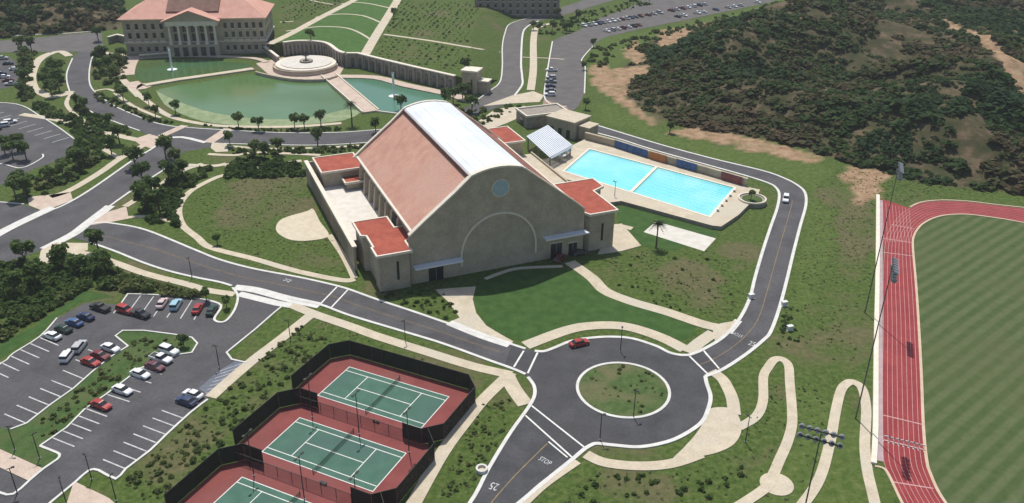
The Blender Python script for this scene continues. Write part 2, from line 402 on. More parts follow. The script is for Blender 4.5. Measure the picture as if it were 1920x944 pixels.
# road climbing past the library end
uL = [(-207.1,396.4),(-197.0,369.0),(-184.6,345.0),(-178.0,335.4),(-165.2,319.1),(-149.1,305.4),(-135.9,295.6),(-126.7,286.7)]; uR = [(-202.0,409.9),(-197.5,394.9),(-187.3,369.5),(-176.8,348.4),(-163.1,331.0),(-152.0,319.6),(-132.7,304.1),(-121.2,299.7)]
road([(-210.5,411.6)]+uL+uR[::-1]); kerb(uL[:7]); kerb(uR)
road([(-271.2,422.6),(-245.9,435.4),(-217.5,451.3),(-198.3,410.1),(-231.7,407.4),(-260.5,403.9)], 'asphalt_brown')
kerb([(-277.5,433.7),(-249.4,442.3),(-232.2,446.9),(-219.9,453.7)], .8)
# street along the lake
road([(-124.6,300.8),(-104.0,297.9),(-81.9,295.2),(-62.7,296.5),(-47.8,300.6),(-33.1,312.3),(-15.7,332.6),(-7.4,344.7),(-1.9,346.4),(0.4,337.6),(-12.1,321.6),(-26.3,303.2),(-46.0,287.9),(-67.8,283.3),(-86.5,283.2),(-103.5,283.7),(-115.9,281.6)])
kerb([(-120.3,299.7),(-103.8,297.3),(-81.9,295.2),(-62.7,296.5),(-47.8,300.6)]); kerb([(-101.5,283.2),(-86.3,282.6),(-67.7,282.7),(-51.4,286.0)])
line([(-126.1,290.1),(-121.7,302.1)], 3.2, 'path_pink', .10, name='crossing'); line([(-107.3,284.1),(-104.4,299.1)], 4.0, 'path_pink', .10, name='crossing')
kerb([(-124.7,286.8),(-118.5,289.3),(-108.3,284.0)], 1.6, .11, 3)
# road up the right hand side of the terrace
bL = [(-16.8,333.3),(-10.5,350.7),(-6.2,364.6),(-5.5,391.3),(-6.1,429.3),(-5.1,460.1),(-2.4,482.6),(9.8,500.4),(30.9,534.2),(53.5,570.5)]; bR = [(-8.2,330.0),(0.3,345.0),(3.5,360.9),(3.6,373.6),(3.2,399.4),(4.3,456.9),(7.3,476.4),(13.6,490.5),(29.6,508.9),(50.9,538.7),(74.5,571.9)]
road(bL+bR[::-1], 'asphalt_brown'); kerb(bL[:8]); kerb(bR[1:8], .9)
# service road and the upper car park
road([(16.7,405.0),(14.1,369.7),(12.8,341.0),(17.3,327.6),(21.2,320.9),(26.0,331.4),(29.6,349.3),(33.0,393.1),(32.3,405.7),(40.9,436.1),(46.3,450.5),(68.8,473.1),(103.5,502.8),(159.8,552.2),(205.6,613.9),(104.3,607.1),(69.8,531.6),(47.5,498.1),(34.8,467.4),(22.4,449.2),(19.5,439.6)], 'asphalt_brown', 'car_park')
kerb([(29.6,349.3),(33.0,393.1),(32.3,405.7),(40.2,433.8)]); kerb([(21.1,331.2),(17.5,331.1),(12.8,341.0),(14.1,369.7),(16.7,405.0),(19.6,442.0)], .6)
line([(4.0,408.4),(16.8,407.0),(23.9,405.3)], 1.2, 'path_pink', .13, name='crossing')
# loop road
dO = [(17.1,322.1),(23.0,316.4),(31.5,307.8),(51.7,288.0),(67.9,274.2),(82.4,263.4),(87.7,257.0),(90.3,251.3),(90.9,245.3),(88.2,235.4),(82.0,220.3),(75.1,203.2),(69.2,188.3),(63.3,173.9),(58.9,164.4),(56.4,160.8),(50.7,154.6),(44.7,149.1),(40.5,146.5)]
dI = [(15.8,316.1),(21.5,308.0),(27.1,302.1),(38.0,293.1),(48.5,282.4),(64.4,268.6),(75.5,259.0),(81.4,252.8),(82.9,248.9),(82.4,243.4),(79.0,233.2),(73.6,220.1),(67.3,204.5),(61.5,189.5),(57.5,178.7),(52.6,168.9),(47.4,161.5),(41.8,156.4),(38.5,154.3)]
dOs, dIs = smooth(dO, 5), smooth(dI, 5)
road(dOs+dIs[::-1]); kerb(dO, .8); kerb(dI, .8)
mid = [((a[0]+b[0])/2, (a[1]+b[1])/2) for a, b in zip(dOs, dIs)]
line(mid[45:], .16, 'yellow_paint', .095)
# campus street with the roundabout
gU = [(-119.6,207.9),(-119.6,212.3),(-117.3,217.2),(-111.1,216.6),(-101.3,212.8),(-84.8,201.8),(-75.8,195.9),(-65.8,191.2),(-53.3,187.0),(-44.7,183.6),(-39.6,181.1),(-32.4,176.6),(-22.2,170.7),(-14.2,165.9),(-6.9,161.8),(0.2,157.7),(3.2,156.0)]
gD = [(-118.8,207.3),(-113.3,204.8),(-104.8,200.0),(-94.6,193.6),(-86.2,189.2),(-78.4,186.1),(-72.2,184.0),(-68.6,182.2),(-62.0,179.8),(-53.5,176.6),(-45.3,173.8),(-37.5,169.1),(-24.4,162.5),(-15.0,157.7),(-4.6,151.4),(0.3,148.5),(3.1,146.5)]
road(smooth(gU,4)+smooth(gD,4)[::-1]); kerb(gU, .7); kerb(gD[1:8], .7); kerb(gD[9:], .7)
gm_ = [((a[0]+b[0])/2, (a[1]+b[1])/2) for a, b in zip(smooth(gU,6), smooth(gD,6))]
for o_ in (-.2, .2): line(offset(gm_[8:88], o_), .09, 'yellow_paint', .10)
RC = one([(22.9,141.7)]); RI = 9.2; 
rb = [(0.2,157.7),(3.2,156.0),(5.2,155.2),(7.2,155.1),(9.6,156.6),(13.2,159.2),(17.5,160.6),(22.3,161.2),(27.0,160.6),(31.9,157.7),(34.4,155.2),(36.6,154.3),(38.5,154.3),(41.8,156.4),(44.7,149.1),(40.5,146.5),(40.3,144.0),(40.2,139.5),(38.8,135.2),(36.8,131.3),(33.1,127.8),(29.2,125.4),(24.0,123.9),(19.2,124.3),(16.2,124.7),(15.0,124.2),(13.8,123.2),(10.7,119.5),(7.0,115.3),(1.9,109.3),(-4.6,101.7),(-19.1,83.8),(-29.7,83.6),(-11.1,101.6),(-6.5,109.2),(-3.6,117.8),(0.1,127.5),(3.0,133.6),(4.3,137.1),(4.9,141.9),(3.6,145.5),(2.0,148.0),(-1.4,149.5)]
road(rb, 'asphalt_new')
kerb([(5.2,155.2),(7.2,155.1),(9.6,156.6),(13.2,159.2),(17.5,160.6),(22.3,161.2),(27.0,160.6),(31.9,157.7),(34.4,155.2),(36.6,154.3),(38.5,154.3)], .8)
kerb([(40.5,146.5),(40.3,144.0),(40.2,139.5),(38.8,135.2),(36.8,131.3),(33.1,127.8),(29.2,125.4),(24.0,123.9),(19.2,124.3),(16.2,124.7),(15.0,124.2),(13.8,123.2)], .8)
kerb([(13.8,123.2),(10.7,119.5),(7.0,115.3),(1.9,109.3),(-4.6,101.7),(-19.1,83.8)], .8); kerb([(3.6,145.5),(4.9,141.9),(4.3,137.1),(0.1,127.5),(-3.6,117.8),(-6.5,109.2),(-11.1,101.6),(-29.7,83.6)], .7)
sheet('roundabout_island', circle(RC, RI), .14, 'island_turf', z0=-.05); kerb(circle(RC, RI+.1), .6, .2, 0, True)
line([(4.0,136.2),(13.8,123.6)], .34, z=.10); line([(3.0,132.8),(11.3,120.9)], .34, z=.10); line([(7.2,125.1),(10.5,120.8)], .3, z=.105)
line([(6.9,124.5),(3.3,119.3),(0.5,115.1),(-2.2,110.6),(-6.4,104.0),(-23.8,84.2)], .2, 'yellow_paint', .10, sm=4)
line([(2.8,155.2),(0.7,149.1)], .4, z=.12); line([(5.8,154.6),(3.6,146.9)], .4, z=.12)
line([(38.5,154.1),(41.3,147.1)], .4, z=.11); line([(42.0,156.4),(44.0,149.4)], .4, z=.11); line([(42.2,155.4),(43.3,151.8)], .4, z=.115)
line([(-42.7,182.9),(-45.2,174.1)], .38, z=.12); line([(-39.9,181.1),(-42.3,172.6)], .38, z=.12)
def text(body, at, toward, size, stretch=1.6, z=.14):
    cu = bpy.data.curves.new('t', 'FONT'); cu.body = body; cu.size = 1; cu.align_x = 'CENTER'; cu.align_y = 'CENTER'
    t = bpy.data.objects.new('t', cu); COL.objects.link(t); bpy.context.view_layer.update()
    me = bpy.data.meshes.new_from_object(t); bpy.data.objects.remove(t); bpy.data.curves.remove(cu)
    me.materials.clear(); me.materials.append(MAT['worn_paint'])
    o = link('road_marking', me, None, (at[0], at[1], z), math.atan2(toward[1]-at[1], toward[0]-at[0])-math.pi/2, (size, size*stretch, 1)); return structure(o)
text('STOP', one([(6.4,119.7)]), one([(9.1,123.1)]), 1.05); text('25', one([(-2.6,113.1)]), one([(-5.2,106.5)]), 1.6)
text('25', one([(-55.6,185.2)]), one([(-64.9,190.3)]), 1.6); text('STOP', one([(51.0,162.7)]), one([(47.4,159.1)]), 1.0); text('25', one([(53.3,159.0)]), one([(56.3,163.7)]), 1.6)

# ------------------------------------------------------------------ car parks on the left
lot = sheet('car_park', [(-66.7,180.2),(-62.0,179.8),(-55.4,176.6),(-53.9,172.9),(-54.9,170.4),(-57.4,162.9),(-61.1,153.2),(-59.2,150.6),(-55.8,149.5),(-57.6,143.5),(-59.9,137.0),(-61.8,132.4),(-64.1,125.5),(-65.3,121.4),(-67.7,116.4),(-68.4,113.8),(-72.3,115.9),(-74.0,115.8),(-75.0,112.9),(-76.7,108.4),(-78.3,101.1),(-91.9,100.9),(-113.5,136.5),(-106.9,147.8),(-106.3,151.8),(-103.9,158.6),(-103.9,166.4),(-100.6,173.5),(-92.1,172.7),(-92.3,177.7),(-87.7,177.6),(-78.5,176.8),(-72.9,175.4),(-68.3,172.8),(-68.0,166.6),(-65.3,165.7),(-64.6,170.9),(-65.2,175.8)], ZR+.001, 'asphalt')
sheet('car_park', [(-217.4,328.8),(-196.5,325.4),(-180.0,311.2),(-166.5,298.0),(-155.0,285.7),(-149.7,273.5),(-151.7,263.4),(-155.6,257.1),(-154.4,245.0),(-167.4,241.6)], ZR, 'asphalt')
sheet('car_park', [(-161.4,231.2),(-151.7,230.7),(-142.7,228.6),(-135.9,224.3),(-137.9,216.2),(-143.0,209.2),(-146.9,205.8)], ZR, 'asphalt')
sheet('car_park', [(-257.6,399.0),(-236.5,397.0),(-223.8,381.3),(-209.8,351.8),(-213.6,345.3),(-225.7,343.3)], ZR, 'asphalt')
kerb([(-216.6,327.4),(-196.5,325.4),(-180.0,311.2),(-166.5,298.0),(-155.0,285.7)], .5); kerb([(-177.5,259.2),(-168.3,261.4),(-159.4,257.9),(-157.2,266.7),(-158.8,270.6)], .5)
kerb([(-161.4,231.2),(-151.7,230.7),(-143.9,229.4)], .5)
kerb([(-113.5,136.5),(-106.9,147.8),(-106.3,151.8),(-103.9,158.6),(-103.9,166.4)], .35, .14, 3); kerb([(-92.0,172.7),(-92.3,177.7),(-87.7,177.6),(-78.5,176.8),(-72.9,175.4)], .35, .14, 0)
kerb([(-72.9,175.4),(-68.3,172.8),(-68.0,166.6),(-65.3,165.7),(-64.6,170.9),(-65.7,177.3),(-68.2,181.4)], .55, .15, 4); kerb([(-53.9,172.9),(-54.9,170.4),(-57.4,162.9),(-61.1,153.2),(-59.2,150.6),(-55.8,149.5)], .4, .15, 0)
kerb([(-59.8,136.7),(-61.8,132.4),(-64.1,125.5),(-65.3,121.4),(-67.7,116.4),(-68.4,113.8),(-72.3,115.9),(-74.0,115.8),(-75.0,112.9),(-76.7,108.4),(-78.1,104.1)], .45, .15, 2)
kerb([(-85.8,122.2),(-81.8,120.4),(-81.0,119.7),(-80.9,118.6),(-82.1,116.2),(-83.1,113.0),(-84.1,109.8),(-86.6,110.1),(-91.6,112.6)], .45, .15, 2)
med = [(-93.6,126.8),(-91.5,128.6),(-89.8,134.4),(-87.8,139.6),(-86.5,145.8),(-85.2,150.7),(-83.1,155.2),(-87.5,159.2),(-86.8,161.4),(-82.1,161.5),(-75.0,160.1),(-70.5,158.9),(-68.5,156.6),(-68.5,153.0),(-71.1,152.2),(-74.0,149.3),(-77.3,146.9),(-78.4,143.5),(-80.4,138.0),(-82.5,133.2),(-83.4,127.5),(-84.6,124.8),(-85.8,122.2),(-81.8,120.4),(-81.0,119.7),(-80.9,118.6),(-82.1,116.2),(-92.7,121.4),(-100.5,124.8),(-99.3,122.7),(-102.9,129.2)]
structure(MB().prism(med, None, .05).build('planting_bed', 'lawn'))
kerb([(-93.6,126.8),(-91.5,128.6),(-89.8,134.4),(-87.8,139.6),(-86.5,145.8),(-85.2,150.7),(-83.1,155.2),(-87.5,159.2),(-86.8,161.4),(-82.1,161.5),(-75.0,160.1),(-70.5,158.9),(-68.5,156.6),(-68.5,153.0),(-71.1,152.2),(-74.0,149.3),(-77.3,146.9),(-78.4,143.5),(-80.4,138.0),(-82.5,133.2),(-83.4,127.5),(-84.6,124.8),(-85.8,122.2)], .35, .15, 0)
sheet('accessible_bay', [(-61.0,145.7),(-58.4,150.0),(-56.0,149.3),(-57.9,143.9),(-59.7,138.1),(-62.8,140.1)], ZR+.05, 'tarmac_blue')
for k_ in range(7):
    q0, q1 = [(-60.4,146.3),(-61.1,138.7)], [(-56.8,149.1),(-59.6,138.8)]; t_ = k_/6
    line([(q0[0][0]+(q0[1][0]-q0[0][0])*t_, q0[0][1]+(q0[1][1]-q0[0][1])*t_), (q1[0][0]+(q1[1][0]-q1[0][0])*t_, q1[0][1]+(q1[1][1]-q1[0][1])*t_)], .14, 'worn_paint', .1, lot, 'stall_line')
def stalls(a, b, n, d, skip=()):
    for i in range(n):
        if i in skip: continue
        t = i/(n-1); q = (a[0]+(b[0]-a[0])*t, a[1]+(b[1]-a[1])*t)
        line([q, (q[0]+d[0], q[1]+d[1])], .26, 'worn_paint', .06, lot, 'stall_line')
def dvec(a, b): return (b[0]-a[0], b[1]-a[1])
e1 = [(-67.7,116.4),(-72.8,118.8)]; stalls(*[(-67.7,116.4),(-62.5,130.7)], 7, dvec(*e1))
e2 = [(-84.5,124.5),(-79.5,122.2)]; stalls(*[(-84.5,124.5),(-82.3,133.3)], 5, dvec(*e2)); stalls(*[(-80.4,138.0),(-77.5,147.3)], 4, dvec(*[(-80.4,138.0),(-74.9,135.7)]))
stalls(*[(-91.5,128.6),(-87.8,139.6)], 5, dvec(*[(-91.5,128.6),(-97.2,131.4)])); stalls(*[(-86.9,142.9),(-85.2,150.7)], 3, dvec(*[(-86.9,142.9),(-92.9,146.0)]))
stalls(*[(-109.1,143.8),(-103.7,158.2)], 7, dvec(*[(-106.9,149.8),(-101.4,146.8)])); stalls(*[(-92.2,177.5),(-72.8,175.1)], 7, dvec(*[(-87.7,177.6),(-87.5,168.9)]))
for i in range(11):
    q = [(-205.3,322.2),(-157.9,287.8)]; t = i/10; a = (q[0][0]+(q[1][0]-q[0][0])*t, q[0][1]+(q[1][1]-q[0][1])*t)
    line([a, (a[0]-3.4, a[1]-5.5)], .3, 'worn_paint', .06, lot, 'stall_line')
    if i < 9: line([(a[0]-6, a[1]-15), (a[0]-9.4, a[1]-20.5)], .3, 'worn_paint', .06, lot, 'stall_line')

# ------------------------------------------------------------------ footpaths and paved areas
for s, wd in (([(-53.4,174.6),(-46.0,169.7),(-36.7,164.5),(-29.4,160.2),(-17.6,154.1),(-8.1,149.3),(0.1,146.2)], 2.6), ([(-46.5,168.9),(-50.6,159.3),(-54.3,151.3),(-56.9,144.7),(-59.5,137.4)], 2.6),
    ([(-39.2,186.5),(-42.4,185.8),(-54.7,190.3),(-67.3,196.7),(-80.4,202.8),(-86.0,208.8),(-92.7,216.5),(-97.2,226.1),(-98.8,233.8),(-98.4,242.0),(-94.9,250.8),(-91.8,254.5),(-84.7,259.9),(-76.4,264.9),(-70.8,267.6)], 2.0),
    ([(-50.5,211.4),(-45.2,200.9),(-41.6,192.6),(-39.4,187.0)], 1.7), ([(-187.9,312.9),(-173.2,307.6),(-159.9,300.7),(-146.7,292.8),(-131.9,285.4)], 3.0), ([(-128.5,280.6),(-131.4,267.5),(-132.7,254.1),(-135.5,240.1),(-138.8,235.0)], 2.6),
    ([(-140.4,275.9),(-132.4,268.5)], 1.8), ([(-141.5,282.9),(-139.3,275.4)], 1.8), ([(-113.8,228.7),(-112.2,235.4),(-109.7,245.1),(-107.2,256.8),(-102.5,263.6)], 2.2), ([(-110.3,221.0),(-105.3,221.8),(-96.1,218.8)], 1.6),
    ([(-121.5,191.2),(-119.4,196.5),(-114.8,198.8),(-109.3,197.4),(-100.4,192.6),(-91.6,187.7),(-79.9,182.8),(-74.1,180.0),(-66.7,178.1)], 2.2),
    ([(3.2,157.3),(12.3,163.6),(18.5,165.8),(26.0,165.7),(33.1,161.6),(38.0,156.6)], 3.2), ([(38.5,155.3),(41.6,159.2),(45.7,163.4)], 3.0),
    ([(15.1,197.0),(20.2,188.5),(23.0,181.8),(28.9,176.8),(36.2,172.5),(44.5,166.8),(49.3,165.1)], 3.2), ([(-6.6,187.3),(-2.6,190.7),(2.1,193.2),(13.1,194.6)], 1.2),
    ([(0.1,147.0),(-2.4,142.8),(-5.5,137.4),(-7.9,132.1),(-12.2,121.7),(-16.4,107.5)], 2.6), ([(-0.8,146.2),(0.7,141.4),(3.0,136.2)], 3.2),
    ([(13.9,121.7),(17.2,119.5),(23.4,118.7),(29.2,119.5),(35.0,122.2)], 2.3), ([(42.2,148.4),(43.8,145.8),(44.3,142.6),(44.4,138.7),(43.7,133.9)], 2.5), ([(12.2,119.8),(6.0,113.6),(1.9,108.2)], 1.7),
    ([(43.6,129.9),(47.7,133.2),(50.4,138.3),(52.6,146.5),(54.5,150.0),(56.6,152.9),(58.3,153.1),(59.0,150.7),(57.5,144.4),(55.4,135.5),(53.9,130.5),(51.6,125.5),(48.7,120.4),(46.8,117.0),(44.6,113.6),(38.8,109.0),(33.0,104.7),(26.7,98.3)], 1.9),
    ([(36.6,94.2),(42.8,101.9),(49.1,108.8),(54.7,116.1),(59.9,126.3),(64.1,135.7),(67.3,142.2),(69.6,144.8),(71.1,144.8),(71.8,142.5),(70.1,135.8),(66.1,125.6),(63.9,118.3),(62.5,111.6),(61.2,106.3),(58.0,98.8),(52.4,92.4)], 1.9),
    ([(-108.3,262.4),(-98.4,261.8),(-94.7,263.8)], 2.2), ([(-94.7,263.8),(-89.7,256.0)], 2.0), ([(-103.6,272.5),(-94.4,271.8),(-87.9,274.6),(-73.1,273.6),(-65.6,272.8)], 1.8), ([(-98.8,280.6),(-85.2,278.4),(-67.1,280.0),(-51.0,283.3)], 1.6),
    ([(33.8,217.5),(29.4,219.2),(28.0,212.3)], 2.2),
    ([(-152.9,338.7),(-147.3,331.6),(-135.4,316.9),(-126.0,308.8),(-111.3,302.5),(-97.1,301.2),(-79.7,302.4),(-64.6,306.7)], 2.4), ([(-169.3,361.7),(-161.1,349.9),(-152.3,337.2)], 3.0),
    ([(-181.8,341.3),(-177.2,326.8),(-167.9,313.6),(-158.1,303.2)], 1.6), ([(-174.1,343.9),(-170.0,347.1),(-165.5,344.2)], 1.4), ([(-164.5,342.0),(-149.8,324.4),(-134.0,310.4)], 1.6)):
    path(s, wd)
path([(-221.2,405.8),(-221.8,397.7),(-218.6,384.3),(-210.3,364.2),(-201.3,348.2),(-195.3,340.7)], 4.2); path([(-196.4,342.9),(-187.9,335.8),(-183.9,338.9),(-183.5,343.5)], 4.0); path([(-221.2,405.8),(-217.9,408.1),(-210.4,400.2)], 3.5)
path([(-180.7,401.6),(-175.9,383.5),(-170.7,368.5)], 7, 'path_pink'); path([(-164.1,357.8),(-157.3,350.0),(-155.9,355.7)], 6, 'path_pink'); path([(-200.8,409.9),(-190.7,404.2),(-182.8,403.6)], 3)
path([(11.1,470.0),(9.7,439.1),(8.8,387.3),(7.1,353.0)], 3.4); path([(11.1,470.0),(16.3,479.6),(20.9,483.9)], 3.0)
for s, m in (([(-66.2,215.5),(-65.8,221.5),(-60.1,226.8),(-58.5,228.4),(-54.8,220.0),(-50.5,210.8),(-55.1,207.7),(-60.0,207.9),(-64.0,211.1)], 'sand'),
    ([(-145.6,234.8),(-139.6,236.6),(-134.6,238.8),(-131.1,232.9),(-135.7,224.6),(-142.0,228.6)], 'path_pink'), ([(-134.6,286.4),(-131.1,292.2),(-126.1,289.0),(-123.6,283.5),(-124.4,277.0),(-130.2,281.1)], 'path_pink'),
    ([(-117.4,224.4),(-113.5,228.7),(-109.3,220.3),(-113.8,217.6),(-118.8,215.4)], 'path_pink'), ([(-124.3,200.1),(-122.5,204.6),(-113.9,204.5),(-112.1,200.4),(-116.8,196.9),(-118.2,193.6),(-120.8,191.2)], 'path_tan'),
    ([(-105.9,284.1),(-100.5,283.2),(-97.6,275.3),(-101.6,274.6),(-104.7,278.7)], 'path_tan'),
    ([(-18.8,181.6),(-8.8,183.4),(-9.3,177.2),(-8.2,170.8),(-5.6,165.2),(-2.5,161.9),(0.5,158.9),(0.2,158.1),(-14.2,166.6),(-11.9,168.6),(-15.1,175.8)], 'path_tan'),
    ([(38.5,135.0),(41.4,136.1),(43.9,135.3),(44.4,132.0),(43.7,128.4),(41.5,124.9),(38.0,122.6),(33.9,121.3),(29.6,120.5),(31.9,123.6),(34.5,127.0),(36.8,130.7)], 'path_tan'),
    ([(48.0,167.4),(52.6,168.9),(50.0,164.2),(47.0,161.5),(45.3,160.1),(45.8,165.0)], 'path_tan'),
    ([(12.4,341.0),(21.1,330.5),(23.3,321.7),(18.7,312.3),(13.6,310.9),(11.0,327.3)], 'brick_paver'), ([(-12.4,329.9),(-0.8,344.9),(8.2,351.5),(12.5,345.5),(10.5,336.5),(-0.7,333.9)], 'path_tan'),
    ([(-16.4,303.6),(-7.0,326.6),(4.6,330.6),(7.7,323.8),(-2.6,309.0),(-9.4,300.8)], 'path_tan'),
    ([(-96.3,120.9),(-92.6,121.2),(-82.3,116.2),(-83.1,113.0),(-89.9,116.3),(-94.9,118.5)], 'path_pink'), ([(-75.2,112.6),(-75.0,112.9),(-67.6,109.1),(-61.6,104.3),(-68.9,101.3),(-74.1,107.8)], 'path_pink'),
    ([(28.7,219.2),(31.2,221.0),(35.0,206.9),(29.3,203.5),(22.7,201.5)], 'path_tan')):
    sheet('paved_area', s, .11+bumpz('paved', .004), m, 5 if len(s) == 9 or len(s) == 12 and m == 'path_tan' else 0, z0=-.05)
sheet('paved_area', circle(one([(46.7,114.5)]), 2.9, 24), .135, 'path_tan', z0=-.05)
kerb([(-67.7,181.5),(-62.2,180.3),(-54.1,176.6),(-45.2,173.3)], 2.6, .075, 3); kerb([(-65.8,178.4),(-55.4,174.1),(-52.0,173.2)], 2.2, .07, 0)
kerb([(-14.2,166.4),(-6.9,161.2),(-0.3,157.4)], 2.2, .10, 3); kerb([(52.6,168.9),(49.0,163.5)], 1.8, .08, 0)
sheet('lawn', [(-8.8,182.9),(-6.6,186.7),(0.1,191.4),(13.1,193.2),(17.0,191.2),(20.1,186.3),(22.2,180.5),(28.7,175.0),(35.1,171.3),(41.7,166.3),(41.6,162.7),(38.1,160.0),(33.3,163.2),(26.2,167.3),(18.6,167.1),(12.4,165.4),(5.0,159.7),(0.5,159.6),(-2.5,162.4),(-5.6,165.7),(-7.9,171.5),(-9.1,177.2)], .05, 'lawn_rich', 0)
sheet('lawn', [(30.9,233.0),(38.0,233.2),(55.7,218.2),(58.0,214.8),(43.0,204.5),(35.4,206.9),(30.5,221.7)], .05, 'lawn_rich', 0)
sheet('lawn', [(-108.4,142.5),(-108.2,150.2),(-104.6,159.9),(-104.3,168.1),(-101.9,173.5),(-95.0,176.6),(-103.2,179.3),(-105.5,170.4),(-107.5,162.3),(-111.2,155.7),(-113.5,151.5)], .04, 'lawn_rich', 0)
sheet('lawn', [(-119.5,189.8),(-116.6,196.6),(-110.7,197.4),(-106.4,193.9),(-110.2,185.8),(-112.2,179.1)], .04, 'lawn', 0)
sheet('volleyball_pad', [(41.3,222.7),(56.3,212.0),(51.5,204.1),(36.8,215.6)], .09, 'pad', z0=-.05)
# ------------------------------------------------------------------ running track and field
tO = [(190.5,216.7),(178.3,225.9),(163.3,232.2),(155.1,234.6),(145.9,237.1),(138.9,239.3),(131.0,239.9),(124.0,238.1),(118.8,234.0),(114.2,229.2),(108.6,221.4),(102.8,211.0),(93.4,188.1),(86.6,170.1),(78.2,148.6),(71.5,130.9),(68.1,121.7),(67.4,117.4),(67.1,112.7),(67.0,107.6),(67.7,101.8),(69.8,95.3),(74.5,89.8),(82.4,85.7),(95.2,84.1),(111.7,85.6)]
tI = [(183.4,206.6),(171.7,215.5),(157.5,222.1),(149.6,224.3),(143.0,227.5),(134.6,230.2),(128.0,229.6),(123.1,227.3),(118.8,223.8),(115.9,220.5),(112.6,215.6),(109.4,208.8),(101.7,188.3),(94.8,170.3),(86.4,148.8),(79.3,131.0),(75.7,121.1),(74.8,117.1),(74.3,112.8),(74.5,107.8),(74.9,102.4),(76.6,98.0),(80.7,94.1),(87.9,91.8),(100.1,91.3),(116.2,93.4)]
tOs, tIs = smooth(tO, 5), smooth(tI, 5)
n_ = len(tOs)
track = structure(MB().add([(*p, .06) for p in tOs]+[(*p, .06) for p in tIs], [(i, n_+i, n_+i+1, i+1) for i in range(n_-1)]).build('running_track', 'track_red'))
sheet('running_track', [(113.3,241.0),(119.1,234.4),(114.6,229.6),(108.8,221.4),(102.9,211.0),(100.1,206.0)], .056, 'track_red')
for k in range(9):
    t = k/8; line([(a[0]*(1-t)+b[0]*t, a[1]*(1-t)+b[1]*t) for a, b in zip(tOs, tIs)], .09, 'track_line', .075, track, 'lane_line')
for k in range(9):
    t = k/8; a, b = [(112.5,238.5),(118.6,234.0)], [(102.3,210.9),(110.3,211.2)]
    line([(a[0][0]*(1-t)+a[1][0]*t, a[0][1]*(1-t)+a[1][1]*t), (b[0][0]*(1-t)+b[1][0]*t, b[0][1]*(1-t)+b[1][1]*t)], .09, 'track_line', .072, track, 'lane_line')
for q in ([(109.0,222.5),(114.3,219.8)], [(103.1,213.3),(110.3,210.8)], [(99.8,204.8),(107.0,202.8)], [(72.8,134.3),(79.4,131.5)], [(67.4,115.4),(73.8,113.9)]): line(q, .3, 'track_line', .08, track, 'lane_line')
kerb([(157.5,222.1),(149.6,224.3),(143.0,227.5),(134.6,230.2),(128.0,229.6),(123.1,227.3),(118.8,223.8),(115.9,220.5),(112.6,215.6),(109.4,208.8),(101.7,188.3),(94.8,170.3),(86.4,148.8),(79.3,131.0),(75.7,121.1),(74.8,117.1),(74.3,112.8),(74.5,107.8),(74.9,102.4)], .55, .12, 5, m='track_kerb')
kerb([(155.5,235.4),(146.3,237.9),(139.2,240.1),(131.3,240.7),(124.4,238.9),(119.4,235.2)], .5, .1, 4, m='track_kerb'); kerb([(65.7,119.5),(67.1,118.8),(67.3,116.7),(67.0,112.3),(66.8,107.3)], .5, .1, 4, m='track_kerb')
line([(112.5,240.2),(95.9,196.7),(77.5,148.6),(67.1,120.9)], 1.3, 'track_strip', .07)
kerb([(112.9,243.5),(95.2,196.7),(80.6,158.8),(70.0,130.8),(65.6,119.9)], 1.0, .5, 3, m='cream')
fm = bpy.data.materials.new('field_turf'); fm.use_nodes = True; MAT['field_turf'] = fm
n, l = fm.node_tree.nodes, fm.node_tree.links; bs = n['Principled BSDF']; bs.inputs['Roughness'].default_value = .95; bs.inputs['Specular IOR Level'].default_value = .1
ge = n.new('ShaderNodeNewGeometry'); mp = n.new('ShaderNodeMapping'); mp.inputs['Rotation'].default_value = (0,0,R(-40)); l.new(ge.outputs['Position'], mp.inputs[0])
wv = n.new('ShaderNodeTexWave'); wv.wave_type = 'BANDS'; wv.bands_direction = 'Y'; wv.inputs['Scale'].default_value = .10; wv.inputs['Distortion'].default_value = .5; wv.inputs['Detail'].default_value = 2; wv.inputs['Detail Scale'].default_value = .4
l.new(mp.outputs[0], wv.inputs[0])
a_ = ramp(nz(.5, 6, .7), (.3, (.050,.080,.026)), (.7, (.076,.108,.040))); b_ = ramp(nz(.5, 6, .7), (.3, (.076,.100,.042)), (.7, (.112,.138,.062)))
c_ = mixc(ramp(wv.outputs['Fac'], (.2, (0,0,0)), (.8, (1,1,1))), a_, b_)
c_ = mixc(ramp(nz(.03, 4), (.45, (0,0,0)), (.72, (.6,.6,.6))), c_, ramp(nz(.4, 4), (.3, (.088,.100,.044)), (.7, (.10,.118,.052))))
l.new(c_, bs.inputs['Base Color'])
sheet('sports_field', tIs, .04, 'field_turf')

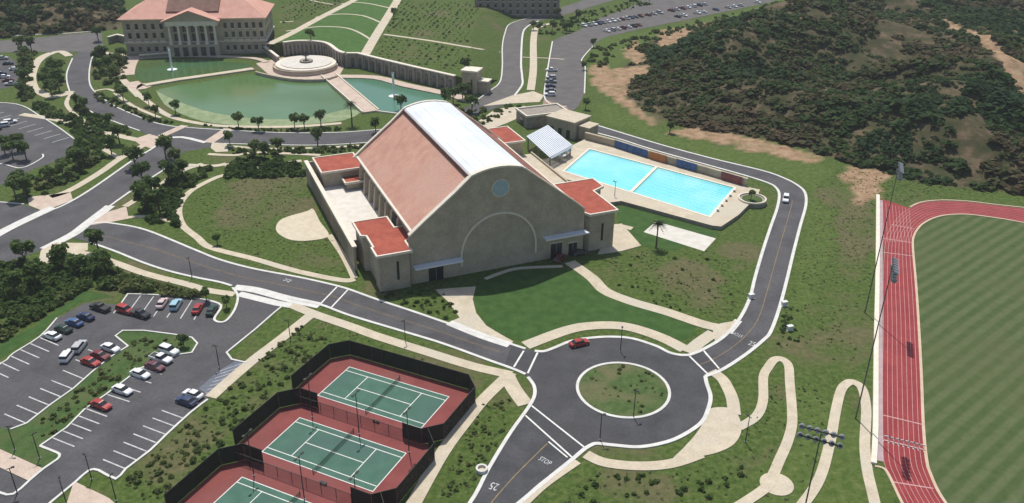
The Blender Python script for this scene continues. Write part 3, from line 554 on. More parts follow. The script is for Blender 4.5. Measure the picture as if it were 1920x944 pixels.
# ------------------------------------------------------------------ lake
ZW = .03
sheet('lake', smooth([(-148.8,348.0),(-134.1,359.9),(-117.0,372.6),(-106.1,367.0),(-94.5,362.5),(-82.6,363.0),(-75.8,349.5),(-65.7,329.9),(-60.4,319.8),(-65.8,313.0),(-73.1,308.9),(-84.3,305.3),(-96.0,304.3),(-106.4,305.8),(-116.9,310.4),(-127.8,318.5),(-138.4,330.5)], 2, True), ZW+.02, 'lake_water')
sheet('lake_shore', smooth([(-149.9,348.0),(-146.1,342.7),(-131.3,328.7),(-116.1,317.6),(-100.0,311.7),(-85.6,311.0),(-74.4,315.3),(-65.7,324.3),(-59.6,319.8),(-64.3,310.5),(-72.6,306.4),(-83.7,302.9),(-95.3,301.9),(-105.6,303.3),(-116.8,307.2),(-127.9,315.8),(-138.8,327.7)], 2, True), ZW+.03, 'beach')
sheet('pond', [(-166.5,366.1),(-170.3,379.1),(-172.5,390.2),(-166.1,396.4),(-147.3,396.3),(-124.2,391.5),(-121.0,386.9),(-124.9,379.4),(-135.4,370.9),(-147.8,362.7),(-156.0,358.2),(-161.4,360.4)], ZW+.02, 'pond_green')
sheet('pond', [(-77.5,369.1),(-60.4,366.5),(-47.3,354.7),(-29.5,343.8),(-26.0,332.2),(-33.7,318.8),(-43.1,319.1),(-56.5,324.0),(-67.4,346.0)], ZW+.02, 'pond_teal')
path([(-156.1,352.5),(-146.0,361.1),(-132.8,370.2),(-118.0,380.6)], 3.6, 'path_tan', .5, 0, 'causeway', 0); 
cz = [(-82.2,371.5),(-55.6,320.0)]; path(cz, 6.5, 'path_pink', .5, 0, 'causeway')
for o_ in (-3.3, 3.3): kerb(offset(cz, o_), .45, 1.0, 0, m='cream')
kerb([(-57.1,322.6),(-50.5,320.2),(-40.7,316.6)], .6, .5, 0, m='cream')
path([(-78.1,370.0),(-60.8,369.0),(-46.6,357.9),(-27.4,345.4),(-18.1,336.8)], 5, 'path_pink', .3, 3)
path([(-177.2,395.8),(-167.9,401.3),(-149.6,403.1),(-124.7,400.3),(-115.2,392.9)], 3.0, 'path_pink', .3, 3)

# ------------------------------------------------------------------ upper terrace with its retaining wall
ZT = 6.0
tf = [(-114.7,405.3),(-110.7,407.6),(-105.1,411.1),(-98.8,411.5),(-92.0,409.6),(-87.2,404.5),(-81.3,393.4),(-77.8,387.6),(-71.4,388.9),(-58.2,378.0),(-42.6,366.0),(-24.4,352.3),(-17.4,346.9)]
tr = [(-17.3,350.2),(-19.2,379.9),(-20.9,414.3),(-20.8,447.3),(-18.8,482.4),(-13.1,528.2),(-5.8,595.1),(1.4,666.1)]; tl = [(-114.7,405.3),(-123.3,448.0),(-134.9,504.2),(-166.8,652.9)]
sheet('upper_terrace', tf+tr+tl[::-1][:-1], ZT, 'meadow', z0=-.2)
rr = [(-16.5,350.4),(-7.0,368.8),(-6.3,394.1),(-6.9,431.5),(-6.0,462.6),(-2.8,489.6),(6.2,519.9),(23.7,612.0)]
mbk = MB(); m_ = len(tr); mbk.add([(*p, ZT+.01) for p in [tf[-1]]+tr[:-1]]+[(*p, .01) for p in rr], [(i, m_+i, m_+i+1, i+1) for i in range(m_-1)])
structure(mbk.build('grass_bank', 'meadow'))
sheet('lawn', [(-112.9,408.6),(-105.4,412.2),(-99.0,412.5),(-92.2,410.7),(-86.9,405.6),(-80.6,393.5),(-76.9,389.7),(-67.5,389.1),(-67.9,432.5),(-69.5,516.3),(-72.3,612.2),(-101.5,610.0),(-93.9,511.5),(-103.8,460.8),(-110.5,423.2)], ZT+.02, 'lawn_bright')
def tpath(pts, wd, sm=4): return structure(ribbon_mb(smooth(pts, sm), wd, ZT-.05, ZT+.09+bumpz('tp')).build('footpath', 'path_tan'))
tpath([(-116.1,404.1),(-111.1,425.5),(-104.4,463.5),(-95.2,509.8),(-84.8,569.2)], 4.2); tpath([(-68.0,386.2),(-68.6,430.1),(-68.8,471.0),(-69.4,523.0),(-70.5,612.3)], 4.6)
tpath([(-114.6,431.2),(-102.0,441.6),(-88.3,441.1),(-79.1,431.9),(-69.1,414.1)], 1.4); tpath([(-106.9,464.7),(-96.2,473.6),(-82.6,470.2),(-70.4,453.5)], 1.4); tpath([(-99.9,501.6),(-93.1,506.8),(-83.2,502.6),(-70.3,491.2)], 1.4)
tpath([(-65.0,426.7),(-42.7,415.4),(-26.5,405.4),(-20.2,401.6)], 2.0); sp0 = [(-20.2,401.6)][0]; sp1 = [(-6.9,417.3)][0]; structure(MB().add([(sp0[0], sp0[1]-1, 6.1), (sp0[0], sp0[1]+1, 6.1), (sp1[0], sp1[1]-1, .12), (sp1[0], sp1[1]+1, .12)], [(0,2,3,1)]).build('footpath', 'path_tan')); tpath([(-122.9,451.9),(-116.3,453.5)], 1.4); tpath([(-120.8,513.1),(-113.0,505.5),(-104.2,499.8)], 1.4)
def wall_along(name, label, cat, pts, z0, z1, th, step, pil=True, m='stone_dark', cap='cream', group=None):
    o = (pts[0][0], pts[0][1]); t = empty(name, (o[0], o[1], 0)); tag(t, label, cat, group)
    q = [(p[0]-o[0], p[1]-o[1]) for p in pts]
    ribbon_mb(q, th, z0, z1).build('wall', m, t)
    ribbon_mb(q, th+.5, z1, z1+.45).build('coping', cap, t)
    if pil:
        mb = MB().box(-.55, .55, -.4, .4, z0, z1-.25); me = mb.mesh('pilaster', 'stone_dark')
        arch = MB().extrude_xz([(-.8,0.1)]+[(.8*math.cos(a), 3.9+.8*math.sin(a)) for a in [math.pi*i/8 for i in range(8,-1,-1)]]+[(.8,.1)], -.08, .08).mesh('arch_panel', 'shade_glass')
        for (a, b) in zip(q[:-1], q[1:]):
            L = math.hypot(b[0]-a[0], b[1]-a[1]); k = max(1, round(L/step)); ang = math.atan2(b[1]-a[1], b[0]-a[0])
            nx, ny = math.sin(ang)*(th/2+.1), -math.cos(ang)*(th/2+.1)
            for i in range(k):
                f = i/k; link('pilaster', me, t, (a[0]+(b[0]-a[0])*f+nx, a[1]+(b[1]-a[1])*f+ny, 0), ang)
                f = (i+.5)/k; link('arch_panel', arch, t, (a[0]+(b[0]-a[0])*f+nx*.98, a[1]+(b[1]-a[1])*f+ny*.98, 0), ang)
    return t
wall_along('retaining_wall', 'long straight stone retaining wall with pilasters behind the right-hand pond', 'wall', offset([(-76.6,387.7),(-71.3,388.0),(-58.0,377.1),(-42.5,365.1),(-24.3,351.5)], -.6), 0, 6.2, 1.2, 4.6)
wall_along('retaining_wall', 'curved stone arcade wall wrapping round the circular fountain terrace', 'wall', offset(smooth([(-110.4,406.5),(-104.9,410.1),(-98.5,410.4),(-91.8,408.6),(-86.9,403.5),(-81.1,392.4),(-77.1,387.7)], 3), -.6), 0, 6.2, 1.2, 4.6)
wall_along('stair_wall', 'pale-capped low wall sloping from library corner to the round terrace', 'wall', [(-123.3,415.3),(-115.2,401.9),(-109.0,391.2)], 0, 3, .8, 5, False)
ts = empty('stone_tower', (*one([(-17.6,350.4)]), 0), R(-18)); tag(ts, 'small stone gate tower at the end of the long retaining wall', 'tower')
MB().box(-3.2,3.2,-3,3,0,9).build('wall', 'stone_wall', ts); MB().box(-3.7,3.7,-3.5,3.5,9,9.7).build('coping', 'cream', ts)
MB().box(-1,1,-3.12,-2.9,0,4.5).build('door_opening', 'dark_glass', ts); MB().box(3.3,7.5,-1.5,2.5,0,5).build('wing_wall', 'stone_wall', ts); MB().box(3.35,7.9,-1.9,2.9,5,5.5).build('coping', 'cream', ts)
# circular fountain terrace
FC = one([(-95.2,384.3)]); rt = empty('fountain_terrace', (*FC, 0)); tag(rt, 'round white stepped terrace jutting into the lake', 'terrace')
MB().prism(circle((0,0), 14.5, 56), -.1, 1.2).build('lower_step', 'path_pink', rt); MB().prism(circle((0,2), 13.6, 56), 1.2, 2.0).build('upper_step', 'cream', rt); MB().prism(circle((0,2.6), 11.6, 56), 2.0, 2.3).build('platform', 'pad', rt)
ribbon_mb([(14.2*math.cos(a), 14.2*math.sin(a)) for a in [math.pi+math.pi*i/24 for i in range(25)]], .5, 1.2, 2.1).build('parapet', 'stone_wall', rt)
sheet('plaza', [(-119.6,390.8),(-112.2,400.9),(-103.4,406.4),(-84.3,400.2),(-78.1,390.8),(-77.2,367.4),(-93.6,363.3),(-106.3,367.9)], .14, 'path_pink', z0=-.1)
kerb([(-114.6,372.7),(-106.1,367.0),(-94.3,361.6),(-82.4,362.2),(-77.8,368.3)], .9, 1.3, 3, m='stone_wall')
fo = empty('fountain', (FC[0], FC[1]+2.6, 2.5)); tag(fo, 'dark tiered fountain in the middle of the round terrace', 'fountain')
MB().prism(circle((0,0), 3, 28), 0, .6).build('basin', 'stone_dark', fo); MB().tube((0,0,.6), (0,0,3.2), .35, .25, 10).tube((0,0,2.2), (0,0,2.6), .35, 1.5, 16).build('pedestal', 'dark_metal', fo)
MB().tube((0,0,3.2), (0,0,4.6), .45, .15, 10).build('statue', 'dark_metal', fo)
def jet(px, h, label):
    o = empty('water_jet', (*px, .06)); tag(o, label, 'fountain jet', 'water jets in the ponds')
    rng = random.Random(3); mb = MB()
    for i in range(10):
        a = rng.random()*6.28; mb.tube((.15*math.cos(a), .15*math.sin(a), 0), (.35*math.cos(a), .35*math.sin(a), h*rng.uniform(.7,1)), .26, .16, 5)
    mb.build('spray', 'spray', o); MB().prism(circle((0,0), 2.2, 20), 0, .12).build('foam_ring', 'spray', o)
jet(one([(-154.1,379.0)]), 10.5, 'tall white water jet in the green pond before the library'); jet(one([(-49.4,342.2)]), 10.5, 'tall white water jet in the teal right-hand pond')

# ------------------------------------------------------------------ gymnasium
GA = (-32.165, 181.0); GR = R(23.133)
gy_ = empty('gymnasium', (*GA, 0), GR); tag(gy_, 'big stone gymnasium with arched gable front, tiled roof and white ridge', 'gymnasium')
UC, VB = 31.4, 56.5
def rz_(u):                                    # roof line height
    d = abs(u-UC)
    if d <= 7.2: return 26.9-1.35*(d/7.2)**2
    return 25.2-(d-7.2)*.785
prof = [(9.9,0)]+[(u, rz_(u)-.5) for u in (9.9, 17, 24.1)]+[(u, rz_(u)-.6) for u in (26, 28.5, 31.4, 34.3, 36.8)]+[(u, rz_(u)-.5) for u in (38.7, 46, 52.9)]+[(52.9,0)]
MB().extrude_xz(prof, .9, VB).build('hall_wall', 'stone_wall', gy_)
fp = [(8.0,0), (8.0, rz_(8)+.5)]+[(u, rz_(u)+.7) for u in (12,16,20,24.2,25.5,27,29,31.4,33.8,35.8,37.3,38.6,42,47,52)]+[(55.4, rz_(55.4)+.5), (55.4,0)]
MB().extrude_xz(fp, 0, .9).build('facade', 'stone_wall', gy_)
top = fp[1:-1]
def strip_xz(pts, y0, y1, th):
    n = len(pts); vs = []
    for (u, z) in pts: vs += [(u,y0,z), (u,y1,z), (u,y0,z+th), (u,y1,z+th)]
    fs = []
    for i in range(n-1):
        a, b = i*4, i*4+4; fs += [(a+2,b+2,b+3,a+3), (a,b,b+2,a+2), (a+1,a+3,b+3,b+1), (a,a+1,b+1,b)]
    fs += [(0,2,3,1), (4*n-4,4*n-3,4*n-1,4*n-2)]
    return MB().add(vs, fs)
strip_xz([(u, z+.01) for u, z in top], -.25, 1.15, .45).build('coping', 'cream', gy_)
strip_xz([(u, z+.01) for u, z in top], VB, VB+.9, .45).build('coping', 'cream', gy_)
MB().extrude_xz([(9.9,0)]+[(u,z-.02) for u,z in top[1:-1]]+[(53,0)], VB+.05, VB+.85).build('back_gable', 'stone_wall', gy_)
for sgn, nm in ((1,'tile_roof'), (-1,'tile_roof')):
    pts = [(UC-sgn*22.4, rz_(9.0)), (UC-sgn*7.3, rz_(24.1))]
    o = strip_xz(pts if sgn > 0 else pts[::-1], .92, VB, .3).build(nm, 'roof_pale', gy_)
    # tile courses, real ridges running down the slope
    me = strip_xz([(pts[0][0], pts[0][1]+.3), (pts[1][0], pts[1][1]+.3)] if sgn > 0 else [(pts[1][0], pts[1][1]+.3), (pts[0][0], pts[0][1]+.3)], -.12, .12, .05).mesh('tile_row', 'roof_pale')
    for k in range(60): link('tile_row', me, o, (0, 1.6+k*.92, 0))
    strip_xz([(pts[0][0]-.25*sgn, pts[0][1]-.2), (pts[0][0]+.35*sgn, pts[0][1]-.05)] if sgn > 0 else [(pts[0][0]-.35, pts[0][1]-.05), (pts[0][0]+.25, pts[0][1]-.2)], .92, VB, .62).build('eave_gutter', 'cream', gy_)
arc = [(UC+d, rz_(UC+d)+.15) for d in (-7.6,-7,-5.5,-4,-2,0,2,4,5.5,7,7.6)]
wr = strip_xz(arc, .95, VB, .75).build('metal_roof', 'white_metal', gy_)
for d in (-5.6,-2.8,0,2.8,5.6): MB().box(-.05,.05,.95,VB,0,.06).build('standing_seam', 'white_metal', wr, (UC+d, 0, rz_(UC+d)+.88))
for s_ in (-1,1): MB().box(-.12,.12,.95,VB,-.55,.5).build('ridge_shade_fascia', 'roof_brown', gy_, (UC+s_*7.72, 0, rz_(UC+s_*7.2)+.35))  # dark fascia colour stands in for the shade line beside the raised white roof
bt = MB().extrude_xz([(-1.6,0), (-1.6,5.5), (-.9,11.5), (0,12.8), (0,0)], -.7, .7).mesh('buttress', 'stone_wall')
wn = MB().box(-.1,.1,-1.3,1.3,6.2,11.2).mesh('window', 'dark_glass')
for k in range(8):
    v = 14+k*5.6; link('buttress', bt, gy_, (9.9, v, 0))
    if k < 7: link('window', wn, gy_, (9.85, v+2.8, 0))
    b2 = link('buttress', bt, gy_, (52.9, v, 0)); b2.rotation_euler = (0,0,math.pi)
# front wall details
ar = [(UC+10.4*math.cos(a), 5.2+10.6*math.sin(a)) for a in [math.pi*i/32 for i in range(33)]]
inn = [(UC+9.9*math.cos(a), 5.2+10.1*math.sin(a)) for a in [math.pi*i/32 for i in range(33)]]
MB().extrude_xz([(ar[0][0],2.5)]+ar+[(ar[-1][0],2.5), (inn[-1][0],2.5)]+inn[::-1]+[(inn[0][0],2.5)], -.28, .02).build('arch_moulding', 'cream', gy_)
ck = MB().extrude_xz([(UC+.3+2.1*math.cos(a), 22.2+2.1*math.sin(a)) for a in [2*math.pi*i/32 for i in range(32)]], -.15, .05).build('round_window', 'clock_glass', gy_)
MB().extrude_xz([(UC+.3+2.35*math.cos(a), 22.2+2.35*math.sin(a)) for a in [2*math.pi*i/32 for i in range(32)]], -.06, .04).build('frame', 'cream', ck)
for a, b, z in ((8.6,21,4.8), (43.6,56,6.4)):
    MB().box(a,b,-2.2,-.01,z,z+.35).build('canopy', 'white_metal', gy_)
for a, b, h in ((12.6,16.4,3.6), (46,49.2,4.2), (51.2,53.6,3.4)):
    d = MB().box(a,b,-.1,.02,0,h).build('door', 'dark_glass', gy_); MB().box(a-.2,b+.2,-.07,.01,h+.002,h+.3).build('lintel', 'cream', d)
    MB().box((a+b)/2-.06,(a+b)/2+.06,-.14,-.1,0,h).build('mullion', 'grey_metal', d)
def tower(pts, h, slits=(), name='tower'):
    t = MB().prism(pts, 0, h).build(name, 'stone_wall', gy_)
    MB().prism(offset(pts if area(pts) > 0 else pts[::-1], -.45, True), h+.002, h+.35).build('roof', 'roof_red', t)
    c = pts if area(pts) > 0 else pts[::-1]
    ribbon_mb(offset(c, -.5, True), .45, h-.1, h+.55, True).build('cornice', 'cream', t)
    for (u, v, a) in slits: MB().box(-.3,.3,-.1,.1,2.6,7.6).build('slit_window', 'dark_glass', t, (u, v, 0), a)
    return t
tower([(0,-1),(7.6,-1),(7.6,4.2),(11.6,8),(11.6,12),(7.2,12),(7.2,19),(-.8,19),(-.8,11.2),(.5,10.6),(.5,3),(0,3)], 9.7, [(4.6,-1,0)])
tower([(57.2,0),(64.5,0),(64.5,13.6),(68.6,15.6),(68.6,21),(57.2,21),(53,17),(53,8)], 10.6, [(61,0,0)])
tower([(-1.2,57),(10.2,57),(10.2,69),(-1.2,69)], 9.6); tower([(4.6,52.5),(9.85,52.5),(9.85,56.9),(4.6,56.9)], 7.2)
tower([(53,60),(64,60),(64,74),(53,74)], 10)
MB().prism([(-3.2,19.2),(9.8,19.2),(9.8,52.4),(4.5,52.4),(4.5,56.9),(-1.3,56.9),(-3.2,70)], 0, 5.0).build('terrace_block', 'stone_wall', gy_)
MB().prism([(-2.6,19.2),(9.8,19.2),(9.8,52.4),(4.5,52.4),(4.5,56.9),(-1.3,56.9),(-2.6,57)], 5.002, 5.12).build('terrace_floor', 'terrace_floor', gy_)
MB().box(-3.2,-2.6,12,76,0,6.6).build('parapet_wall', 'stone_wall', gy_); MB().box(-3.5,-2.3,11.8,76.2,6.6,7.0).build('coping', 'cream', gy_)
MB().box(-2.6,12,75.4,76,0,6.6).build('parapet_wall', 'stone_wall', gy_)
MB().prism([(53,21.2),(67,21.2),(67,59.8),(53,59.8)], 0, 5.4).build('annex_block', 'stone_wall', gy_); MB().prism([(53.2,21.3),(66.7,21.3),(66.7,59.7),(53.2,59.7)], 5.402, 5.55).build('annex_roof', 'path_tan', gy_); ribbon_mb([(66.9,21.2),(66.9,59.8)], .5, 5.3, 6.2).build('parapet', 'stone_wall', gy_)
# ------------------------------------------------------------------ pool
ZP = 1.2
pool = [(26.3,279.5),(69.2,246.0),(56.9,223.9),(16.3,258.2)]; wln = [(25.4,289.0),(36.4,280.5),(46.4,270.3),(61.7,257.1),(73.0,247.1)]; deck = [(9.4,268.1),(15.0,273.3),(21.0,283.1)]+offset(wln, -.2)+[(76.6,244.6),(74.5,239.5),(65.6,225.6),(58.8,217.5),(56.3,218.1),(32.5,234.6),(27.6,232.9),(23.1,247.2),(16.6,251.4)]
def hole_sheet(outer, inner, z):
    o3 = [Vector((x,y,0)) for x,y in outer]; i3 = [Vector((x,y,0)) for x,y in inner]
    tri = tessellate_polygon([o3, i3]); vs = [(x,y,z) for x,y in outer+inner]
    fs = [t if area([(vs[i][0], vs[i][1]) for i in t]) > 0 else t[::-1] for t in tri]; return MB().add(vs, fs)
dk = structure(hole_sheet(deck, pool, ZP).build('pool_deck', 'path_tan'))
n_ = len(deck); MB().add([(*p, ZP) for p in deck]+[(*p, -.1) for p in deck], [(i, (i+1)%n_, n_+(i+1)%n_, n_+i) for i in range(n_)]).build('deck_wall', 'stone_dark', dk)
pl = empty('swimming_pool', (pool[3][0], pool[3][1], 0)); tag(pl, 'long bright turquoise swimming pool split by a bulkhead', 'swimming pool')
lp = [(x-pool[3][0], y-pool[3][1]) for x,y in pool]
MB().prism(lp, None, .35).build('floor', 'pool_floor', pl); MB().add([(*p, ZP) for p in lp]+[(*p, .3) for p in lp], [(i, (i+1)%4, 4+(i+1)%4, 4+i) for i in range(4)]).build('side', 'pool_floor', pl)
MB().prism(lp, None, ZP-.18).build('water', 'pool_water', pl)
ribbon_mb(lp, .8, ZP-.15, ZP+.06, True).build('edge_tiles', 'cream', pl)
def bil(s, t):
    a = [lp[0][k]+(lp[1][k]-lp[0][k])*s for k in (0,1)]; b = [lp[3][k]+(lp[2][k]-lp[3][k])*s for k in (0,1)]
    return (a[0]+(b[0]-a[0])*t, a[1]+(b[1]-a[1])*t)
ribbon_mb([bil(.49,0), bil(.49,1)], 1.0, .4, ZP+.12).build('bulkhead', 'cream', pl)
ln_ = [0.02]
for k in range(1,10):
    for s0, s1 in ((.03,.47), (.51,.97)):
        line([bil(s0, k/10), bil(s1, k/10)], .3, 'lane_black', .37, pl, 'lane_line')
        if s0 > .4: ribbon_mb([bil(s0, (k-.0)/10), bil(s1, (k-.0)/10)], .12, ZP-.2, ZP-.12).build('lane_rope', 'pool_floor', pl)
for k in range(5):
    q = bil(.992, (k+.8)/6); b = empty('starting_block', (pool[3][0]+q[0]+1.0, pool[3][1]+q[1]-.6, ZP), R(-40)); tag(b, 'white starting block at the right end of the pool, %s from the far side' % ('first','second','third','fourth','fifth')[k], 'starting block', 'starting blocks at the pool end')
    MB().box(-.25,.25,-.25,.25,0,.6).build('base', 'grey_metal', b); MB().box(-.35,.35,-.35,.35,.6,.7).build('platform', 'white_paint', b)
pw = wall_along('pool_wall', 'low stone retaining wall along the far side of the pool', 'wall', offset(wln, .3), 0, 3.3, .6, 6, False, 'stone_wall', 'stone_wall')
def banner(a, b, m, label, z0=1.25, h=2.7):
    o = empty('fabric_screen', (a[0], a[1], 0)); tag(o, label, 'screen', 'fabric screens along the pool wall'); L = math.hypot(b[0]-a[0], b[1]-a[1]); o.rotation_euler = (0,0,math.atan2(b[1]-a[1], b[0]-a[0]))
    k = max(2, round(L/3))
    for i in range(k): MB().box(L*i/k+.05, L*(i+1)/k-.05, -.05, .05, z0+.1, z0+h).build('panel', m, o)
    for i in range(k+1): MB().tube((L*i/k, .1, z0), (L*i/k, .1, z0+h+.15), .06, n=6).build('post', 'grey_metal', o)
def wl(t0, t1):
    o_ = offset(wln, -.45); L = [0]
    for p_, q_ in zip(o_[:-1], o_[1:]): L.append(L[-1]+math.dist(p_, q_))
    def at(t):
        d = t*L[-1]
        for i_ in range(len(L)-1):
            if d <= L[i_+1]: f = (d-L[i_])/(L[i_+1]-L[i_]); return (o_[i_][0]+(o_[i_+1][0]-o_[i_][0])*f, o_[i_][1]+(o_[i_+1][1]-o_[i_][1])*f)
        return o_[-1]
    return at(t0), at(t1)
banner(*wl(.20,.42), 'blue_fabric', 'long dark blue fabric screen behind the far pool edge'); banner(*wl(.435,.54), 'orange_fabric', 'orange-brown fabric screen between the two blue ones')
banner(*wl(.60,.72), 'blue_fabric', 'short dark blue fabric screen right of the orange one'); banner(*wl(.86,.975), 'maroon_fabric', 'maroon fabric screen nearest the pool corner')
bay = MB().prism(circle((0,0), 4.2, 32), -.1, 1.3); by = empty('planter', (*one([(72.3,237.0)]), 0)); tag(by, 'round stone planter bay at the pool deck corner', 'planter')
bay.build('wall', 'stone_dark', by); ribbon_mb(circle((0,0), 4.0, 32), .4, 1.3, 1.7, True).build('rim', 'cream', by); MB().prism(circle((0,0), 3.0, 24), 1.3, 1.4).build('bed', 'lawn', by)
ph = empty('pool_house', (*one([(24.5,292.1)]), 0), R(-38)); tag(ph, 'flat-roofed tan stone pool house above the pool', 'pool house')
MB().box(-14,-2,-2,8,0,6).build('wall', 'stone_wall', ph); MB().box(-14.4,-1.6,-2.4,8.4,6,6.5).build('roof', 'path_tan', ph); MB().box(-1.5,3,0,6,0,4.6).build('wing', 'stone_wall', ph); MB().box(-1.55,3.3,-.3,6.3,4.6,5).build('roof', 'path_tan', ph)
for k in range(3): MB().box(-12.5+k*3.6,-11+k*3.6,-2.1,-1.95,0,3).build('door', 'dark_glass', ph)
eh = empty('stone_wing', (*one([(11.1,309.5)]), 0), R(23)); tag(eh, 'brown stone entrance wing behind the gymnasium beside the brick plaza', 'building')
MB().box(-8,9,-3,7,0,4.2).build('wall', 'stone_dark', eh); MB().box(-7.6,8.6,-2.6,6.6,4.2,4.4).build('roof', 'stone_dark', eh); ribbon_mb([(-8,-3),(9,-3),(9,7),(-8,7)], .6, 4.2, 4.9, True).build('coping', 'cream', eh); MB().box(-8.2,-7.9,0,3,0,3).build('door', 'dark_glass', eh)
pq = [(4.7,281.2),(12.1,292.8),(19.7,272.1),(12.1,260.8)]; pg = empty('pergola', (pq[0][0], pq[0][1], 0)); tag(pg, 'white lattice pergola beside the left end of the pool', 'pergola')
lq = [(x-pq[0][0], y-pq[0][1]) for x,y in pq]
def bl(s, t):
    a = [lq[0][k]+(lq[1][k]-lq[0][k])*s for k in (0,1)]; b = [lq[3][k]+(lq[2][k]-lq[3][k])*s for k in (0,1)]; return (a[0]+(b[0]-a[0])*t, a[1]+(b[1]-a[1])*t)
for k in range(15): ribbon_mb([bl(k/14, 0), bl(k/14, 1)], .55, 4.7, 5.0).build('rafter', 'white_metal', pg)
for k in range(9): ribbon_mb([bl(0, k/8), bl(1, k/8)], .6, 4.3, 4.66).build('beam', 'white_metal', pg)
for s_ in (.03,.5,.97):
    for t_ in (.03,.5,.97): MB().tube((*bl(s_, t_), 0), (*bl(s_, t_), 4.35), .3, n=8).build('post', 'stone_wall', pg)
for k, q in enumerate([(14.0,269.8),(16.0,267.3),(18.0,271.4)]):
    u_ = empty('parasol', (*q, 1.2)); tag(u_, 'white parasol on the deck below the lattice pergola, %s from the left' % ('first','second','third')[k], 'parasol', 'deck parasols')
    MB().tube((0,0,0), (0,0,2.6), .05, n=6).build('pole', 'grey_metal', u_); MB().tube((0,0,2.2), (0,0,2.9), 1.7, .05, 8).build('canopy', 'white_paint', u_)

# ------------------------------------------------------------------ library
LB = [(-183.6,402.5),(-119.8,410.7)]; la = math.atan2(LB[1][1]-LB[0][1], LB[1][0]-LB[0][0])
lib = empty('library', (*LB[0], 0), la); tag(lib, 'grand stone library with columned portico and pink tiled roof', 'library')
LW, LD = 64.6, 30.0
def hip(x0,x1,y0,y1,z0,z1,ins):
    return MB().add([(x0,y0,z0),(x1,y0,z0),(x1,y1,z0),(x0,y1,z0),(x0+ins,(y0+y1)/2,z1),(x1-ins,(y0+y1)/2,z1)], [(0,1,5,4),(1,2,5),(2,3,4,5),(3,0,4),(0,3,2,1)])
MB().box(0,LW,0,LD,0,16.6).build('wall', 'stone_wall', lib); MB().box(-.5,LW+.5,-.5,LD+.5,5.8,6.4).build('string_course', 'cream', lib)
MB().box(-.8,LW+.8,-.8,LD+.8,16.6,17.2).build('cornice', 'cream', lib)
hip(-1.6,LW+1.6,-1.6,LD+1.6,17.2,25.5,15).build('roof', 'roof_library', lib)
MB().add([(20,2.3,19.9),(44,2.3,19.9),(44,15.5,26.6),(20,15.5,26.6),(20,15.5,17.2),(44,15.5,17.2),(20,2.3,17.2),(44,2.3,17.2)],[(0,1,2,3),(1,7,5,2),(0,3,4,6),(0,6,7,1),(2,5,4,3)]).build('attic_roof', 'roof_brown', lib)
MB().box(20.8,43.4,-4.6,-.02,0,5.8).build('portico_base', 'stone_wall', lib); MB().box(20.4,43.8,-5,-.04,14.6,16.6).build('entablature', 'cream', lib)
MB().extrude_xz([(20,16.62),(44,16.62),(32,21.2)], -5.1, 2.2).build('pediment', 'stone_wall', lib)
strip_xz([(18.8,16.3),(32,21.3),(45.2,16.3)], -5.9, 2.4, .45).build('pediment_roof', 'roof_library', lib)
for k in range(6):
    x = 21.8+k*4.08; c = MB().tube((x,-3.9,6.6), (x,-3.9,14.1), .62, .52, 12).build('column', 'cream', lib)
    MB().box(x-.8,x+.8,-4.7,-3.1,5.81,6.6).build('plinth', 'cream', c); MB().box(x-.8,x+.8,-4.7,-3.1,14.1,14.58).build('capital', 'cream', c)
def wmesh(w_, h): return MB().box(-w_/2,w_/2,-.06,.03,0,h).mesh('window', 'dark_glass'), MB().box(-w_/2-.2,w_/2+.2,-.3,-.02,-.35,-.02).mesh('sill', 'cream')
wa, sa = wmesh(1.5, 2.6); wb, sb = wmesh(1.5, 2.2)
xs = [2.6+k*3.7 for k in range(5)]+[46.6+k*3.3 for k in range(6)]
for x in xs:
    for z in (12.2, 8.0, 1.9):
        o = link('window', wa if z > 2 else wb, lib, (x, 0, z)); link('sill', sa, o)
    MB().box(x-1.15,x+1.15,-1.0,-.5,6.42,7.1).build('balcony', 'cream', lib)
for k in range(5):
    x = 23.85+k*4.08
    MB().box(x-1.1,x+1.1,-.08,.02,6.6,10).build('window', 'dark_glass', lib); MB().box(x-1.1,x+1.1,-.08,.02,10.8,13.8).build('window', 'dark_glass', lib); MB().box(x-1.2,x+1.2,-4.7,-4.55,.4,4.6).build('door' if k == 2 else 'window', 'dark_glass', lib)
for k in range(5):
    for z in (12.2, 8.0, 1.9): o = link('window', wa, lib, (LW, 4+k*5.2, z), math.pi/2); link('sill', sa, o)
wall_along('terrace_wall', 'low stone wall at the left end of the library beside planting', 'wall', [(-202.1,425.0),(-199.9,430.8),(-193.4,426.6)], 0, 3.2, .8, 5, False)
wall_along('terrace_wall', 'pale low wall along the pond in front of the library left wing', 'wall', [(-175.8,396.9),(-165.4,401.4),(-160.5,401.6)], 0, 1.6, .8, 5, False)
bl2 = empty('hall_building', (*one([(-22.2,500.0)]), 0), R(4)); tag(bl2, 'grey building cut off by the top edge of the picture', 'building')
MB().box(0,48,0,20,0,12).build('wall', 'stone_dark', bl2); MB().box(-.8,48.8,-.8,20.8,12,12.6).build('cornice', 'cream', bl2); hip(-1,49,-1,21,12.6,18,10).build('roof', 'roof_library', bl2)
for k in range(11):
    for z in (1.5, 5.2, 8.9): link('sill', sb, link('window', wb, bl2, (2.5+k*4.3, 0, z)))

